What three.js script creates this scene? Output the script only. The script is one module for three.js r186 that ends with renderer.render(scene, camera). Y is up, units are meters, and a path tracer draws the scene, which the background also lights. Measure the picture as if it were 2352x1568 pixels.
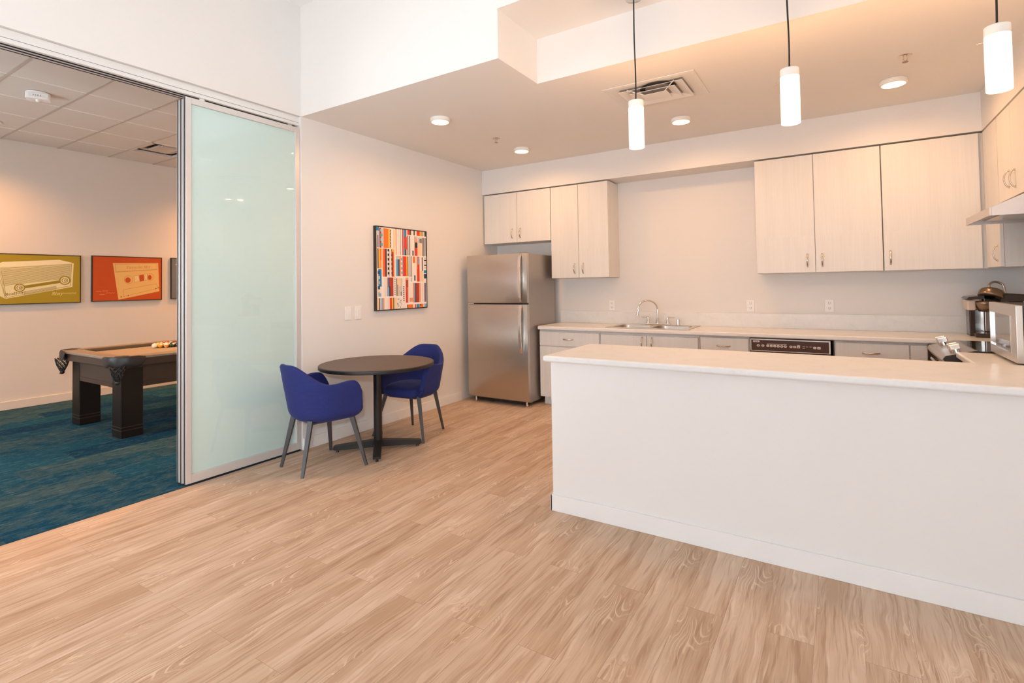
import * as THREE from 'three';
import { RoundedBoxGeometry } from 'three/addons/geometries/RoundedBoxGeometry.js';
import { mergeGeometries, mergeVertices, toCreasedNormals } from 'three/addons/utils/BufferGeometryUtils.js';
import { RectAreaLightUniformsLib } from 'three/addons/lights/RectAreaLightUniformsLib.js';

/* ------------------------------------------------------------------ camera, sky, flash, exposure */
const scene = new THREE.Scene();
const renderer = new THREE.WebGLRenderer({ antialias: true });
renderer.toneMapping = THREE.LinearToneMapping;
renderer.toneMappingExposure = 0.875;
renderer.shadowMap.enabled = true;
RectAreaLightUniformsLib.init();

const FW = 2352, FH = 1568, FOCAL = 1196.36;
const camera = new THREE.PerspectiveCamera(2 * Math.atan(FH / 2 / FOCAL) * 180 / Math.PI, FW / FH, 0.05, 60);
{
  const yaw = -0.5656, pitch = 0.0257, roll = -0.016;
  const F = new THREE.Vector3(Math.sin(yaw) * Math.cos(pitch), Math.sin(pitch), -Math.cos(yaw) * Math.cos(pitch));
  const R = new THREE.Vector3(Math.cos(yaw), 0, Math.sin(yaw));
  const U = new THREE.Vector3().crossVectors(R, F);
  const R2 = R.clone().multiplyScalar(Math.cos(roll)).addScaledVector(U, Math.sin(roll));
  const U2 = U.clone().multiplyScalar(Math.cos(roll)).addScaledVector(R, -Math.sin(roll));
  camera.quaternion.setFromRotationMatrix(new THREE.Matrix4().makeBasis(R2, U2, F.clone().negate()));
  camera.position.set(3.9728, 1.4018, 5.9752);
  camera.setViewOffset(FW, FH, FW / 2 - 1168.53, FH / 2 - 623.91, FW, FH);
}
scene.background = new THREE.Color().setRGB(8.9, 9.7, 10.6);        // even overcast daylight outside the windows behind the camera

const WARM = new THREE.Color().setRGB(1.0, 0.53, 0.215);
const WARMER = new THREE.Color().setRGB(1.0, 0.45, 0.13);
const FLASH_WHITE = new THREE.Color().setRGB(0.88, 0.96, 1.0);
const FLASH_CD = 40, DISC_NITS = 350, PENDANT_CD = 0.75, GAME_CD = 36;

/* ------------------------------------------------------------------ helpers */
let seedState = 12345;
const rnd = () => { seedState = (seedState * 1664525 + 1013904223) >>> 0; return seedState / 4294967296; };
const reseed = s => { seedState = s >>> 0; };
const L = (r, g, b) => new THREE.Color().setRGB(r, g, b);
function mat(color, roughness = 0.6, o = {}) {
  const m = new THREE.MeshPhysicalMaterial({ roughness, ...o });
  m.color.copy(color instanceof THREE.Color ? color : new THREE.Color(color));
  return m;
}
const taken = new Map();
function numbered(name) {
  const n = taken.get(name) ?? 0; taken.set(name, n + 1);
  return n ? name + '_' + String(n).padStart(3, '0') : name;
}
const origins = new WeakMap();
function thing(name, label, category, at = [0, 0, 0], turn = 0, group) {
  const g = new THREE.Group();
  g.name = numbered(name); g.position.set(...at); g.rotation.y = turn;
  g.userData = { label, category };
  if (group) g.userData.group = group;
  origins.set(g, turn ? [0, 0, 0] : at);
  scene.add(g);
  return g;
}
function P(name, geo, material, parent, label) {                     // a part; geometry in world metres unless its thing is turned
  const list = Array.isArray(geo) ? geo : [geo];
  const g = list.length > 1 ? mergeGeometries(list.map(x => { const y = x.index ? x.toNonIndexed() : x; for (const k of Object.keys(y.attributes)) if (!['position', 'normal', 'uv'].includes(k)) y.deleteAttribute(k); return y; })) : list[0];
  const o = origins.get(parent) ?? [0, 0, 0];
  if (o[0] || o[1] || o[2]) g.translate(-o[0], -o[1], -o[2]);
  const m = new THREE.Mesh(g, material);
  m.name = name; m.castShadow = m.receiveShadow = true;
  if (label) m.userData.label = label;
  origins.set(m, o);
  parent.add(m);
  return m;
}
function struct(name, geo, material, label, category) {
  const list = Array.isArray(geo) ? geo : [geo];
  const m = new THREE.Mesh(list.length > 1 ? mergeGeometries(list) : list[0], material);
  m.name = name; m.castShadow = m.receiveShadow = true;
  m.userData = { kind: 'structure', label, category };
  scene.add(m);
  return m;
}
function metreUV(g) {                                                // texture coordinates in metres, by the way each face points
  const q = g.index ? g.toNonIndexed() : g;
  const p = q.attributes.position, uv = new Float32Array(p.count * 2);
  const a = new THREE.Vector3(), b = new THREE.Vector3(), c = new THREE.Vector3(), n = new THREE.Vector3();
  for (let i = 0; i < p.count; i += 3) {
    a.fromBufferAttribute(p, i); b.fromBufferAttribute(p, i + 1); c.fromBufferAttribute(p, i + 2);
    n.crossVectors(b.clone().sub(a), c.clone().sub(a));
    const ax = Math.abs(n.x), ay = Math.abs(n.y), az = Math.abs(n.z);
    [a, b, c].forEach((v, k) => {
      const j = (i + k) * 2;
      if (ay >= ax && ay >= az) { uv[j] = v.x; uv[j + 1] = v.z; } else if (ax >= az) { uv[j] = v.z; uv[j + 1] = v.y; } else { uv[j] = v.x; uv[j + 1] = v.y; }
    });
  }
  q.setAttribute('uv', new THREE.BufferAttribute(uv, 2));
  return q;
}
function box(x0, x1, y0, y1, z0, z1, r = 0, seg = 2) {
  const w = x1 - x0, h = y1 - y0, d = z1 - z0;
  const g = r > 0 ? new RoundedBoxGeometry(w, h, d, seg, Math.min(r, w / 2 - 1e-5, h / 2 - 1e-5, d / 2 - 1e-5)) : new THREE.BoxGeometry(w, h, d);
  g.translate((x0 + x1) / 2, (y0 + y1) / 2, (z0 + z1) / 2);
  return metreUV(g);
}
function cyl(x, y0, y1, z, r0, r1 = r0, seg = 32) { const g = new THREE.CylinderGeometry(r1, r0, y1 - y0, seg); g.translate(x, (y0 + y1) / 2, z); return g; }
function rod(a, b, r0, r1 = r0, seg = 12) {
  const A = new THREE.Vector3(...a), B = new THREE.Vector3(...b), d = B.clone().sub(A);
  const g = new THREE.CylinderGeometry(r1, r0, d.length(), seg);
  g.applyQuaternion(new THREE.Quaternion().setFromUnitVectors(new THREE.Vector3(0, 1, 0), d.clone().normalize()));
  g.translate((A.x + B.x) / 2, (A.y + B.y) / 2, (A.z + B.z) / 2);
  return g;
}
function tube(pts, r, seg = 24, rad = 10, closed = false) { return new THREE.TubeGeometry(new THREE.CatmullRomCurve3(pts.map(p => new THREE.Vector3(...p)), closed), seg, r, rad, closed); }
function ball(x, y, z, r, s = 20) { const g = new THREE.SphereGeometry(r, s, Math.round(s * 0.7)); g.translate(x, y, z); return g; }
function lathe(x, y, z, prof, seg = 36) { const g = new THREE.LatheGeometry(prof.map(p => new THREE.Vector2(...p)), seg); g.translate(x, y, z); return g; }
function prismX(pts, x0, x1) {                                       // outline in (z, y), swept from x0 to x1
  const s = new THREE.Shape(pts.map(([z, y]) => new THREE.Vector2(-z, y)));
  const g = new THREE.ExtrudeGeometry(s, { depth: x1 - x0, bevelEnabled: false });
  g.rotateY(Math.PI / 2); g.translate(x0, 0, 0);
  return metreUV(g);
}
function prismZ(pts, z0, z1) {                                       // outline in (x, y), swept from z0 to z1
  const s = new THREE.Shape(pts.map(([x, y]) => new THREE.Vector2(x, y)));
  const g = new THREE.ExtrudeGeometry(s, { depth: z1 - z0, bevelEnabled: false });
  g.translate(0, 0, z0);
  return metreUV(g);
}
/* noise and textures */
function hash(ix, iy, s) { let h = (Math.imul(ix, 374761393) + Math.imul(iy, 668265263) + Math.imul(s, 1442695041)) | 0; h = Math.imul(h ^ (h >>> 13), 1274126177); h ^= h >>> 16; return (h >>> 0) / 4294967296; }
function vnoise(x, y, s) {
  const ix = Math.floor(x), iy = Math.floor(y), fx = x - ix, fy = y - iy, u = fx * fx * (3 - 2 * fx), v = fy * fy * (3 - 2 * fy);
  const a = hash(ix, iy, s), b = hash(ix + 1, iy, s), c = hash(ix, iy + 1, s), d = hash(ix + 1, iy + 1, s);
  return a + (b - a) * u + (c - a) * v + (a - b - c + d) * u * v;
}
function fbm(x, y, s, oct = 4) { let t = 0, a = 0.5, n = 0; for (let i = 0; i < oct; i++) { t += a * vnoise(x, y, s + i * 17); n += a; a *= 0.5; x *= 2.03; y *= 2.03; } return t / n; }
function dataTex(w, h, f, srgb = true) {
  const d = new Uint8Array(w * h * 4);
  for (let j = 0; j < h; j++) for (let i = 0; i < w; i++) { const c = f(i / w, j / h, i, j), k = (j * w + i) * 4; d[k] = Math.max(0, Math.min(255, c[0])); d[k + 1] = Math.max(0, Math.min(255, c[1])); d[k + 2] = Math.max(0, Math.min(255, c[2])); d[k + 3] = 255; }
  const t = new THREE.DataTexture(d, w, h, THREE.RGBAFormat);
  t.wrapS = t.wrapT = THREE.RepeatWrapping; t.magFilter = THREE.LinearFilter; t.minFilter = THREE.LinearMipmapLinearFilter; t.generateMipmaps = true;
  if (srgb) t.colorSpace = THREE.SRGBColorSpace;
  t.needsUpdate = true;
  return t;
}
const mix3 = (a, b, t) => [a[0] + (b[0] - a[0]) * t, a[1] + (b[1] - a[1]) * t, a[2] + (b[2] - a[2]) * t];
const sstep = (a, b, x) => { const t = Math.max(0, Math.min(1, (x - a) / (b - a))); return t * t * (3 - 2 * t); };
function canvasTex(w, h, draw) {
  const c = document.createElement('canvas'); c.width = w; c.height = h;
  draw(c.getContext('2d'), w, h);
  const t = new THREE.CanvasTexture(c); t.colorSpace = THREE.SRGBColorSpace; t.needsUpdate = true;
  return t;
}

/* ------------------------------------------------------------------ materials */
const M = {};
M.wall = mat(L(0.80, 0.775, 0.75), 0.75);
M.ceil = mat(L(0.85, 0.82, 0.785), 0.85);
M.trim = mat(L(0.84, 0.82, 0.80), 0.45);
M.gameWall = mat(L(0.72, 0.66, 0.60), 0.75);
M.alu = mat(L(0.70, 0.67, 0.65), 0.38, { metalness: 0.35 });
M.aluBright = mat(L(0.80, 0.80, 0.79), 0.3, { metalness: 0.2 });
M.black = mat(L(0.012, 0.012, 0.014), 0.4);
M.blackGloss = mat(L(0.01, 0.01, 0.012), 0.08);
M.dark = mat(L(0.03, 0.028, 0.03), 0.5);
M.chrome = mat(L(0.80, 0.79, 0.77), 0.12, { metalness: 1 });
M.nickel = mat(L(0.62, 0.56, 0.50), 0.25, { metalness: 1 });
M.white = mat(L(0.88, 0.87, 0.86), 0.4);
M.slot = mat(L(0.05, 0.05, 0.05), 0.6);
{
  const grain = dataTex(256, 256, (u, v) => { const n = fbm(u * 90, v * 3, 5, 3) * 0.6 + fbm(u * 14, v * 1, 9, 3) * 0.4; const k = 226 + (n - 0.5) * 12; return [k, k - 3, k - 8]; });
  grain.repeat.set(1.6, 1.1);
  M.cab = mat(L(1, 1, 1), 0.42, { map: grain });
}
M.cabBody = mat(L(0.74, 0.66, 0.57), 0.5);
{
  const t = dataTex(512, 512, (u, v) => {
    const w = fbm(u * 6, v * 6, 31, 4), n = fbm(u * 10 + w * 3, v * 10 + w * 3, 41, 4), r = Math.abs(fbm(u * 5 + w * 2, v * 5 - w * 2, 57, 4) - 0.5) * 2;
    const vein = Math.pow(1 - Math.min(1, r * 4.5), 3) * 4, k = 231 + (n - 0.5) * 9 - vein;
    return [k, k - 1, k - 3];
  });
  t.repeat.set(1.25, 1.25);
  M.counter = mat(L(1, 1, 1), 0.3, { map: t });
}
{
  const t = dataTex(256, 512, (u, v) => { const n = fbm(u * 3, v * 220, 71, 3); const k = 128 + (n - 0.5) * 90; return [k, k, k]; }, false);
  t.repeat.set(1, 1);
  M.steel = mat(L(0.56, 0.52, 0.48), 0.3, { metalness: 1, anisotropy: 0.6, bumpMap: t, bumpScale: 0.00012 });
}
M.steelSide = mat(L(0.42, 0.38, 0.35), 0.42, { metalness: 0.85 });
M.espresso = mat(L(0.009, 0.006, 0.005), 0.45, { specularIntensity: 0.6 });
M.railTop = mat(L(0.26, 0.20, 0.145), 0.4, { clearcoat: 0.3, clearcoatRoughness: 0.3 });
M.rail = mat(L(0.04, 0.024, 0.017), 0.4);
M.cloth = mat(L(0.36, 0.29, 0.22), 0.95, { sheen: 0.2 });
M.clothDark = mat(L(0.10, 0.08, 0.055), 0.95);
M.leather = mat(L(0.02, 0.02, 0.022), 0.3);
{
  const t = dataTex(256, 256, (u, v, i, j) => { const wv = ((i >> 1) + (j >> 1)) % 2 ? 8 : -8, n = (fbm(u * 40, v * 40, 83, 3) - 0.5) * 26; return [122 + wv + n, 126 + wv + n, 140 + wv + n]; });
  t.repeat.set(5, 5);
  M.blue = mat(L(0.072, 0.115, 0.58), 0.9, { map: t, sheen: 0.35, sheenRoughness: 0.6, sheenColor: L(0.35, 0.4, 0.8) });
}
M.chairLeg = mat(L(0.05, 0.05, 0.055), 0.38);
M.tableTop = mat(L(0.11, 0.068, 0.048), 0.45);
M.canvasFrame = mat(L(0.025, 0.018, 0.014), 0.4);

/* ------------------------------------------------------------------ room shell */
const YC = 2.918, Y2 = 3.255, YH = 3.9, ZF = 3.095, ZN = 2.558, XN = 2.087, XR = 5.31, ZB = 9.5, XG = -4.52, YG = 3.262, HK = 0.92, HP = 0.958, YU = 1.476, YS = 2.599;
const PENX = 2.43, PENZ = 3.069;

struct('wall_left', [box(-0.16, 0, -0.1, YH, -0.15, ZF), box(-0.16, 0, 2.92, YH, ZF, 6.5), box(-0.16, 0, -0.1, YH, 6.5, ZB)], M.wall, 'off-white painted wall with the wide opening to the game room', 'wall');
struct('wall_back', box(-0.16, XR + 0.15, -0.1, YH, -0.15, 0), M.wall, 'warm lit kitchen wall behind the sink and cabinets', 'wall');
struct('wall_right', box(XR, XR + 0.15, -0.1, YH, 0, ZB + 0.15), M.wall, 'kitchen side wall behind the range and hood', 'wall');
{ // wall behind the camera with two window openings
  const y0 = 0.35, y1 = 2.35, w = [[0.8, 2.1], [2.6, 5.15]];
  struct('wall_front', [box(-0.16, XR, -0.1, y0, ZB, ZB + 0.15), box(-0.16, XR, y1, YH, ZB, ZB + 0.15), box(-0.16, w[0][0], y0, y1, ZB, ZB + 0.15), box(w[0][1], w[1][0], y0, y1, ZB, ZB + 0.15), box(w[1][1], XR, y0, y1, ZB, ZB + 0.15)], M.wall, 'wall with two tall windows behind the viewer', 'wall');
  w.forEach(([a, b], i) => {
    const fr = struct('window_' + (i + 1), [box(a, b, y0, y0 + 0.06, ZB + 0.03, ZB + 0.1), box(a, b, y1 - 0.06, y1, ZB + 0.03, ZB + 0.1), box(a, a + 0.06, y0, y1, ZB + 0.03, ZB + 0.1), box(b - 0.06, b, y0, y1, ZB + 0.03, ZB + 0.1), box((a + b) / 2 - 0.03, (a + b) / 2 + 0.03, y0, y1, ZB + 0.03, ZB + 0.1)], M.trim, i ? 'tall white window behind the viewer on the kitchen side' : 'tall white window behind the viewer on the game room side', 'window');
    P('pane', box(a + 0.06, b - 0.06, y0 + 0.06, y1 - 0.06, ZB + 0.062, ZB + 0.064), mat(L(1, 1, 1), 0.0, { transmission: 1, thickness: 0, ior: 1.45 }), fr);
  });
}
struct('ceiling', box(-0.16, XR + 0.15, YH, YH + 0.12, -0.15, ZB + 0.15), M.white, 'high white ceiling over the living space', 'ceiling');
struct('ceiling_kitchen', [box(0, XN, YC, YH, 0, ZF), box(XN, XR, YC, YH, 0, ZN), box(XN, XR, Y2, YH, ZN, ZF)], M.ceil, 'dropped kitchen ceiling with a stepped bulkhead over the peninsula', 'ceiling');
struct('wall_soffit', [box(0, XR, YS, YC, 0, 0.341), box(4.983, XR, YS, YC, 0.341, 2.62)], M.wall, 'painted soffit above the wall cabinets', 'soffit');
struct('baseboard_left', [box(0, 0.014, 0, 0.1, 0.86, ZF - 0.002, 0.003), box(0, 0.014, 0, 0.1, 6.5, ZB, 0.003)], M.trim, 'white baseboard along the wall by the round table', 'baseboard');
struct('trim_1', box(-0.16, 0.002, 0, 2.915, ZF - 0.002, ZF + 0.006), M.trim, 'white jamb at the end of the sliding glass panels', 'trim');
struct('trim_2', box(-0.16, 0, 0, 2.92, 6.494, 6.5), M.trim, 'white jamb at the near end of the opening', 'trim');

/* floor: vinyl planks, each a part */
{
  const slab = struct('floor', box(0, XR, -0.12, -0.0005, 0, ZB), mat(L(0.42, 0.29, 0.20), 0.7), 'light brown wood plank floor', 'floor');
  const A = [214, 189, 166], B = [190, 160, 134], C = [150, 116, 91], D = [232, 212, 190];
  const texs = [];
  for (let k = 0; k < 7; k++) {
    const s = 100 + k * 37, dx = hash(k, 3, 9) * 40;
    texs.push(dataTex(192, 1024, (u, v) => {
      const warp = (fbm(u * 2.2 + dx, v * 4, s, 3) - 0.5);
      const broad = fbm(u * 3 + warp * 1.6 + dx, v * 2.2, s + 3, 3);
      const fine = fbm(u * 11 + warp * 3, v * 4.5, s + 7, 4);
      const thin = fbm(u * 44 + warp * 4, v * 13, s + 11, 3);
      const ring = Math.abs(Math.sin((u * 2.2 + warp * 5 + fbm(u * 1.6 + dx, v * 2.2, s + 19, 2) * 6) * 6.0));
      const t = 0.44 * broad + 0.32 * fine + 0.24 * thin;
      let c = mix3(A, B, sstep(0.30, 0.70, t));
      c = mix3(c, C, sstep(0.56, 0.80, fbm(u * 17 + warp * 5, v * 5.5, s + 23, 3)) * 0.36);
      c = mix3(c, D, sstep(0.62, 0.84, fbm(u * 9 + warp * 4, v * 5, s + 29, 3)) * 0.55);
      const knotty = sstep(0.55, 0.75, fbm(u * 1.5 + dx, v * 3.5, s + 31, 2));
      c = mix3(c, D, sstep(0.90, 1.0, ring) * knotty * 0.7); c = mix3(c, C, (1 - sstep(0.0, 0.12, ring)) * knotty * 0.35);
      return c;
    }));
  }
  const mats = texs.flatMap((t, i) => [1, 0.94].map((k, j) => mat(L(k, k * (j ? 0.985 : 1), k * (j ? 0.96 : 1)), 0.5, { map: t, specularIntensity: 0.5 })));
  const W = 0.163, LEN = 1.16, G = 0.0007;
  const cache = new Map();
  const geo = (w, l) => { const key = w.toFixed(3) + l.toFixed(3); if (!cache.has(key)) cache.set(key, new THREE.BoxGeometry(w - 2 * G, 0.004, l - 2 * G)); return cache.get(key); };
  reseed(77);
  const c0 = Math.ceil(-2.711 / W) - 1, c1 = Math.floor((XR - 2.711) / W);
  for (let c = c0; c <= c1; c++) {
    const x0 = Math.max(0, 2.711 + c * W), x1 = Math.min(XR, 2.711 + (c + 1) * W);
    if (x1 - x0 < 0.01) continue;
    const off = ((c % 2) + 2) % 2 ? 4.22 : 3.64;
    const k0 = Math.floor((0 - off) / LEN), k1 = Math.ceil((6.3 - off) / LEN);
    for (let k = k0; k < k1; k++) {
      const a = Math.max(0, off + k * LEN), b = Math.min(ZB, off + (k + 1) * LEN);
      const r = Math.floor(rnd() * mats.length);
      if (b - a < 0.02 || (x0 > 2.5 && b < 3.0)) continue;
      const m = new THREE.Mesh(geo(x1 - x0, b - a), mats[r]);
      m.name = 'plank'; m.position.set((x0 + x1) / 2, 0.002 - 0.002, (a + b) / 2); m.position.y = -0.002;
      m.castShadow = m.receiveShadow = true; slab.add(m);
    }
  }
}

/* game room shell */
struct('wall_game_room', [box(XG - 0.12, XG, -0.1, YG + 0.1, 0.1, 7.2), box(XG, -0.16, -0.1, YG + 0.1, 0.1, 0.2), box(XG, -3.7, -0.1, YG + 0.1, 7.1, 7.2), box(-1.0, -0.16, -0.1, YG + 0.1, 7.1, 7.2), box(-3.7, -1.0, -0.1, 0.9, 7.1, 7.2), box(-3.7, -1.0, 2.2, YG + 0.1, 7.1, 7.2)], M.gameWall, 'warm lit game room wall carrying the retro prints', 'wall');
struct('baseboard_game_room', box(XG, XG + 0.014, 0, 0.1, 0.2, 7.1, 0.003), M.gameWall, 'painted baseboard under the retro prints', 'baseboard');
{
  const a = -3.7, b = -1.0, y0 = 0.9, y1 = 2.2, z = 7.12;
  const fr = struct('window_3', [box(a, b, y0, y0 + 0.05, z, z + 0.06), box(a, b, y1 - 0.05, y1, z, z + 0.06), box(a, a + 0.05, y0, y1, z, z + 0.06), box(b - 0.05, b, y0, y1, z, z + 0.06), box(-2.375, -2.325, y0, y1, z, z + 0.06)], M.trim, 'wide window of the game room beyond the left edge', 'window');
  P('pane', box(a + 0.05, b - 0.05, y0 + 0.05, y1 - 0.05, z + 0.03, z + 0.032), mat(L(1, 1, 1), 0.0, { transmission: 1, thickness: 0, ior: 1.45 }), fr);
}
{ // carpet planks
  const slab = struct('floor_game_room', box(XG, 0, -0.12, -0.008, 0.2, 7.1), mat(L(0.02, 0.025, 0.03), 0.9), 'teal and grey carpet planks of the game room', 'carpet');
  const pal = [[14, 66, 96], [24, 76, 102], [48, 82, 98], [34, 72, 94], [10, 56, 88], [60, 88, 98]];
  const mats = [];
  for (let k = 0; k < 8; k++) {
    const s = 400 + k * 53, a = pal[k % 6], b = pal[(k * 5 + 2) % 6], c = [84, 108, 116];
    const t = dataTex(128, 512, (u, v) => {
      const n = fbm(u * 7, v * 12, s, 4), st = fbm(u * 34, v * 55, s + 5, 3), f = hash(Math.floor(u * 128), Math.floor(v * 512), s);
      let q = mix3(a, b, sstep(0.25, 0.75, n));
      q = mix3(q, c, sstep(0.56, 0.80, st) * 0.5);
      q = mix3(q, [120, 140, 142], sstep(0.66, 0.86, fbm(u * 44, v * 14, s + 13, 2)) * 0.55);
      q = mix3(q, [10, 40, 62], sstep(0.60, 0.8, fbm(u * 20, v * 26, s + 9, 3)) * 0.35);
      return q.map(x => x + (f - 0.5) * 22);
    });
    mats.push(mat(L(0.9, 0.9, 0.9), 1, { map: t, specularIntensity: 0.15, bumpMap: t, bumpScale: 0.002 }));
  }
  const W = 0.30, LEN = 1.2; reseed(91);
  const g = new THREE.BoxGeometry(W - 0.0015, 0.01, LEN - 0.0015);
  for (let c = 0; c * W < -XG; c++) {
    const x = -0.006 - (c + 0.5) * W;
    for (let k = 0; k < 6; k++) {
      const z = 0.2 + (k + 0.5) * LEN - (c % 3) * 0.4;
      if (z + LEN / 2 > 7.1 || z < 0.8 || x - W / 2 < XG) { rnd(); continue; }
      const m = new THREE.Mesh(g, mats[Math.floor(rnd() * mats.length)]);
      m.name = 'carpet_plank'; m.position.set(x, -0.005, z); m.receiveShadow = true; slab.add(m);
    }
  }
}
{ // suspended ceiling: tiles in a grid of bars
  const slab = struct('ceiling_game_room', box(XG - 0.12, -0.16, YG + 0.1, YG + 0.2, 0.1, 7.2), M.ceil, 'suspended tile ceiling of the game room', 'ceiling');
  const zs = []; for (let k = -8; k <= 5; k++) zs.push(4.54 + 0.553 * k);
  const xs = []; for (let k = -2; k <= 4; k++) xs.push(-1.95 - 0.657 * k);
  const bars = [];
  for (const z of zs) if (z > 0.2 && z < 7.1) bars.push(box(XG, -0.16, YG, YG + 0.03, z - 0.011, z + 0.011));
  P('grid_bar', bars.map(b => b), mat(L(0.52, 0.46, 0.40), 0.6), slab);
  const cross = [];
  for (const x of xs) if (x > XG && x < -0.16) cross.push(box(x - 0.006, x + 0.006, YG + 0.0005, YG + 0.03, 0.2, 7.1));
  P('cross_bar', cross, M.white, slab);
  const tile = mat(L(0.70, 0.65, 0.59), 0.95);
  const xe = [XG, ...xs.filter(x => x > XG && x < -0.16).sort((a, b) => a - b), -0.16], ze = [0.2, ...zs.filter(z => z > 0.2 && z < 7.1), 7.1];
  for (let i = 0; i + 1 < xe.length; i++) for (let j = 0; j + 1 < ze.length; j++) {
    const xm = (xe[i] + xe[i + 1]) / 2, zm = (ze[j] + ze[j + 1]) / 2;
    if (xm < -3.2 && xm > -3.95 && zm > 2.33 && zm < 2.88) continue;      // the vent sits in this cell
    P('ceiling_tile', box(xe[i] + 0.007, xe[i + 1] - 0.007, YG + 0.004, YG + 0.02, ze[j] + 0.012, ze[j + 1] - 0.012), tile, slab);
  }
}

/* ------------------------------------------------------------------ lamps */
function rectDown(x, y, z, size, nits, color) {
  const l = new THREE.RectAreaLight(color, nits, size, size);
  l.position.set(x, y, z); l.lookAt(x, y - 1, z); l.castShadow = true;
  return l;
}
const discGlow = mat(L(1, 0.95, 0.88), 0.5, { emissive: L(1.0, 0.92, 0.80), emissiveIntensity: 1.6 });
const discRing = mat(L(0.85, 0.83, 0.80), 0.4);
function discLight(x, z, label) {
  const g = thing('ceiling_disc_light', label, 'ceiling light', [x, YC, z], 0, 'kitchen disc lights');
  P('trim_ring', lathe(x, YC, z, [[0.082, 0], [0.088, -0.004], [0.088, -0.030], [0.083, -0.036], [0.072, -0.037], [0.070, -0.021]]), discRing, g);
  P('diffuser', lathe(x, YC, z, [[0.0001, -0.021], [0.06, -0.021], [0.071, -0.021]]), discGlow, g);
  const l = rectDown(x, YC - 0.024, z, 0.10, DISC_NITS, WARM); scene.add(l);
}
discLight(0.963, 2.35, 'glowing ceiling disc light nearest the abstract canvas');
discLight(1.026, 1.026, 'glowing ceiling disc light in front of the refrigerator');
discLight(2.773, 1.069, 'glowing ceiling disc light between the vent and the soffit');
discLight(4.36, 1.065, 'glowing ceiling disc light next to the right-hand sprinkler');

const shadeGlow = mat(L(0.95, 0.92, 0.88), 0.3, { emissive: L(1.0, 0.95, 0.86), emissiveIntensity: 1.25 });
const shadeGlass = mat(L(0.88, 0.86, 0.82), 0.25, { emissive: L(1.0, 0.93, 0.84), emissiveIntensity: 0.12 });
function pendant(x, label) {
  const z = 2.73, y0 = 2.266, y1 = 2.568;
  const g = thing('pendant_lamp', label, 'pendant lamp', [x, y0, z], 0, 'cylinder pendants over the peninsula');
  const body = P('lamp_shade', lathe(x, 0, z, [[0.0455, y0], [0.048, y0 + 0.002], [0.048, y1 - 0.045], [0.046, y1 - 0.045], [0.043, y0 + 0.01], [0.0455, y0]], 48), shadeGlow, g);
  P('shade_collar', lathe(x, 0, z, [[0.0475, y1 - 0.045], [0.048, y1 - 0.003], [0.046, y1], [0.03, y1 - 0.004], [0.0001, y1 - 0.004]], 48), shadeGlass, g, 'upper edge of the shade above the bulb');
  P('bulb', lathe(x, 0, z, [[0.0001, y0 + 0.02], [0.025, y0 + 0.03], [0.03, y0 + 0.1], [0.02, y0 + 0.16], [0.0001, y0 + 0.18]], 20), shadeGlow, g);
  P('holding_pin', rod([x - 0.046, y1 - 0.06, z - 0.01], [x - 0.072, y1 - 0.06, z - 0.016], 0.0035), M.nickel, g);
  P('cord', tube([[x, y1 - 0.004, z], [x + 0.002, y1 + 0.15, z], [x - 0.002, y1 + 0.4, z], [x, Y2 - 0.02, z]], 0.0045, 20, 8), M.black, g, 'thin black cord');
  P('canopy', lathe(x, 0, z, [[0.0001, Y2 - 0.03], [0.05, Y2 - 0.025], [0.06, Y2 - 0.001], [0.0001, Y2 - 0.001]]), M.nickel, g);
  const l = new THREE.PointLight(WARM, PENDANT_CD); l.position.set(x, y0 + 0.11, z); l.castShadow = true; l.shadow.radius = 1.5; scene.add(l);
}
pendant(2.90, 'glowing white cylinder pendant on the left, in front of the ceiling vent');
pendant(3.77, 'glowing white cylinder pendant in the middle of the three');
pendant(4.622, 'glowing white cylinder pendant by the right edge, nearest the range hood');

function gameLight(x, z, cd, label) {
  const g = thing('recessed_light', label, 'ceiling light', [x, YG, z], 0, 'recessed lights of the game room');
  P('trim_ring', lathe(x, YG, z, [[0.075, -0.001], [0.078, -0.006], [0.06, -0.010], [0.056, 0.0]]), M.white, g);
  P('diffuser', lathe(x, YG, z, [[0.0001, -0.004], [0.057, -0.004]]), mat(L(1, 0.9, 0.7), 0.5, { emissive: L(1.0, 0.75, 0.4), emissiveIntensity: 1.6 }), g);
  const s = new THREE.SpotLight(WARMER, GAME_CD * cd, 0, 1.22, 1.0, 2);
  s.position.set(x, YG - 0.012, z); s.target.position.set(x, 0, z); s.castShadow = true; s.shadow.radius = 2; scene.add(s, s.target);
}
gameLight(-3.72, 4.24, 0.45, 'recessed light in the game room ceiling at the left edge');
gameLight(-3.72, 1.35, 0.7, 'recessed light in the game room ceiling behind the glass panels');
gameLight(-1.6, 1.75, 1.3, 'recessed light over the far end of the pool table');
gameLight(-1.6, 5.4, 0.75, 'recessed light in the near part of the game room');

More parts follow.
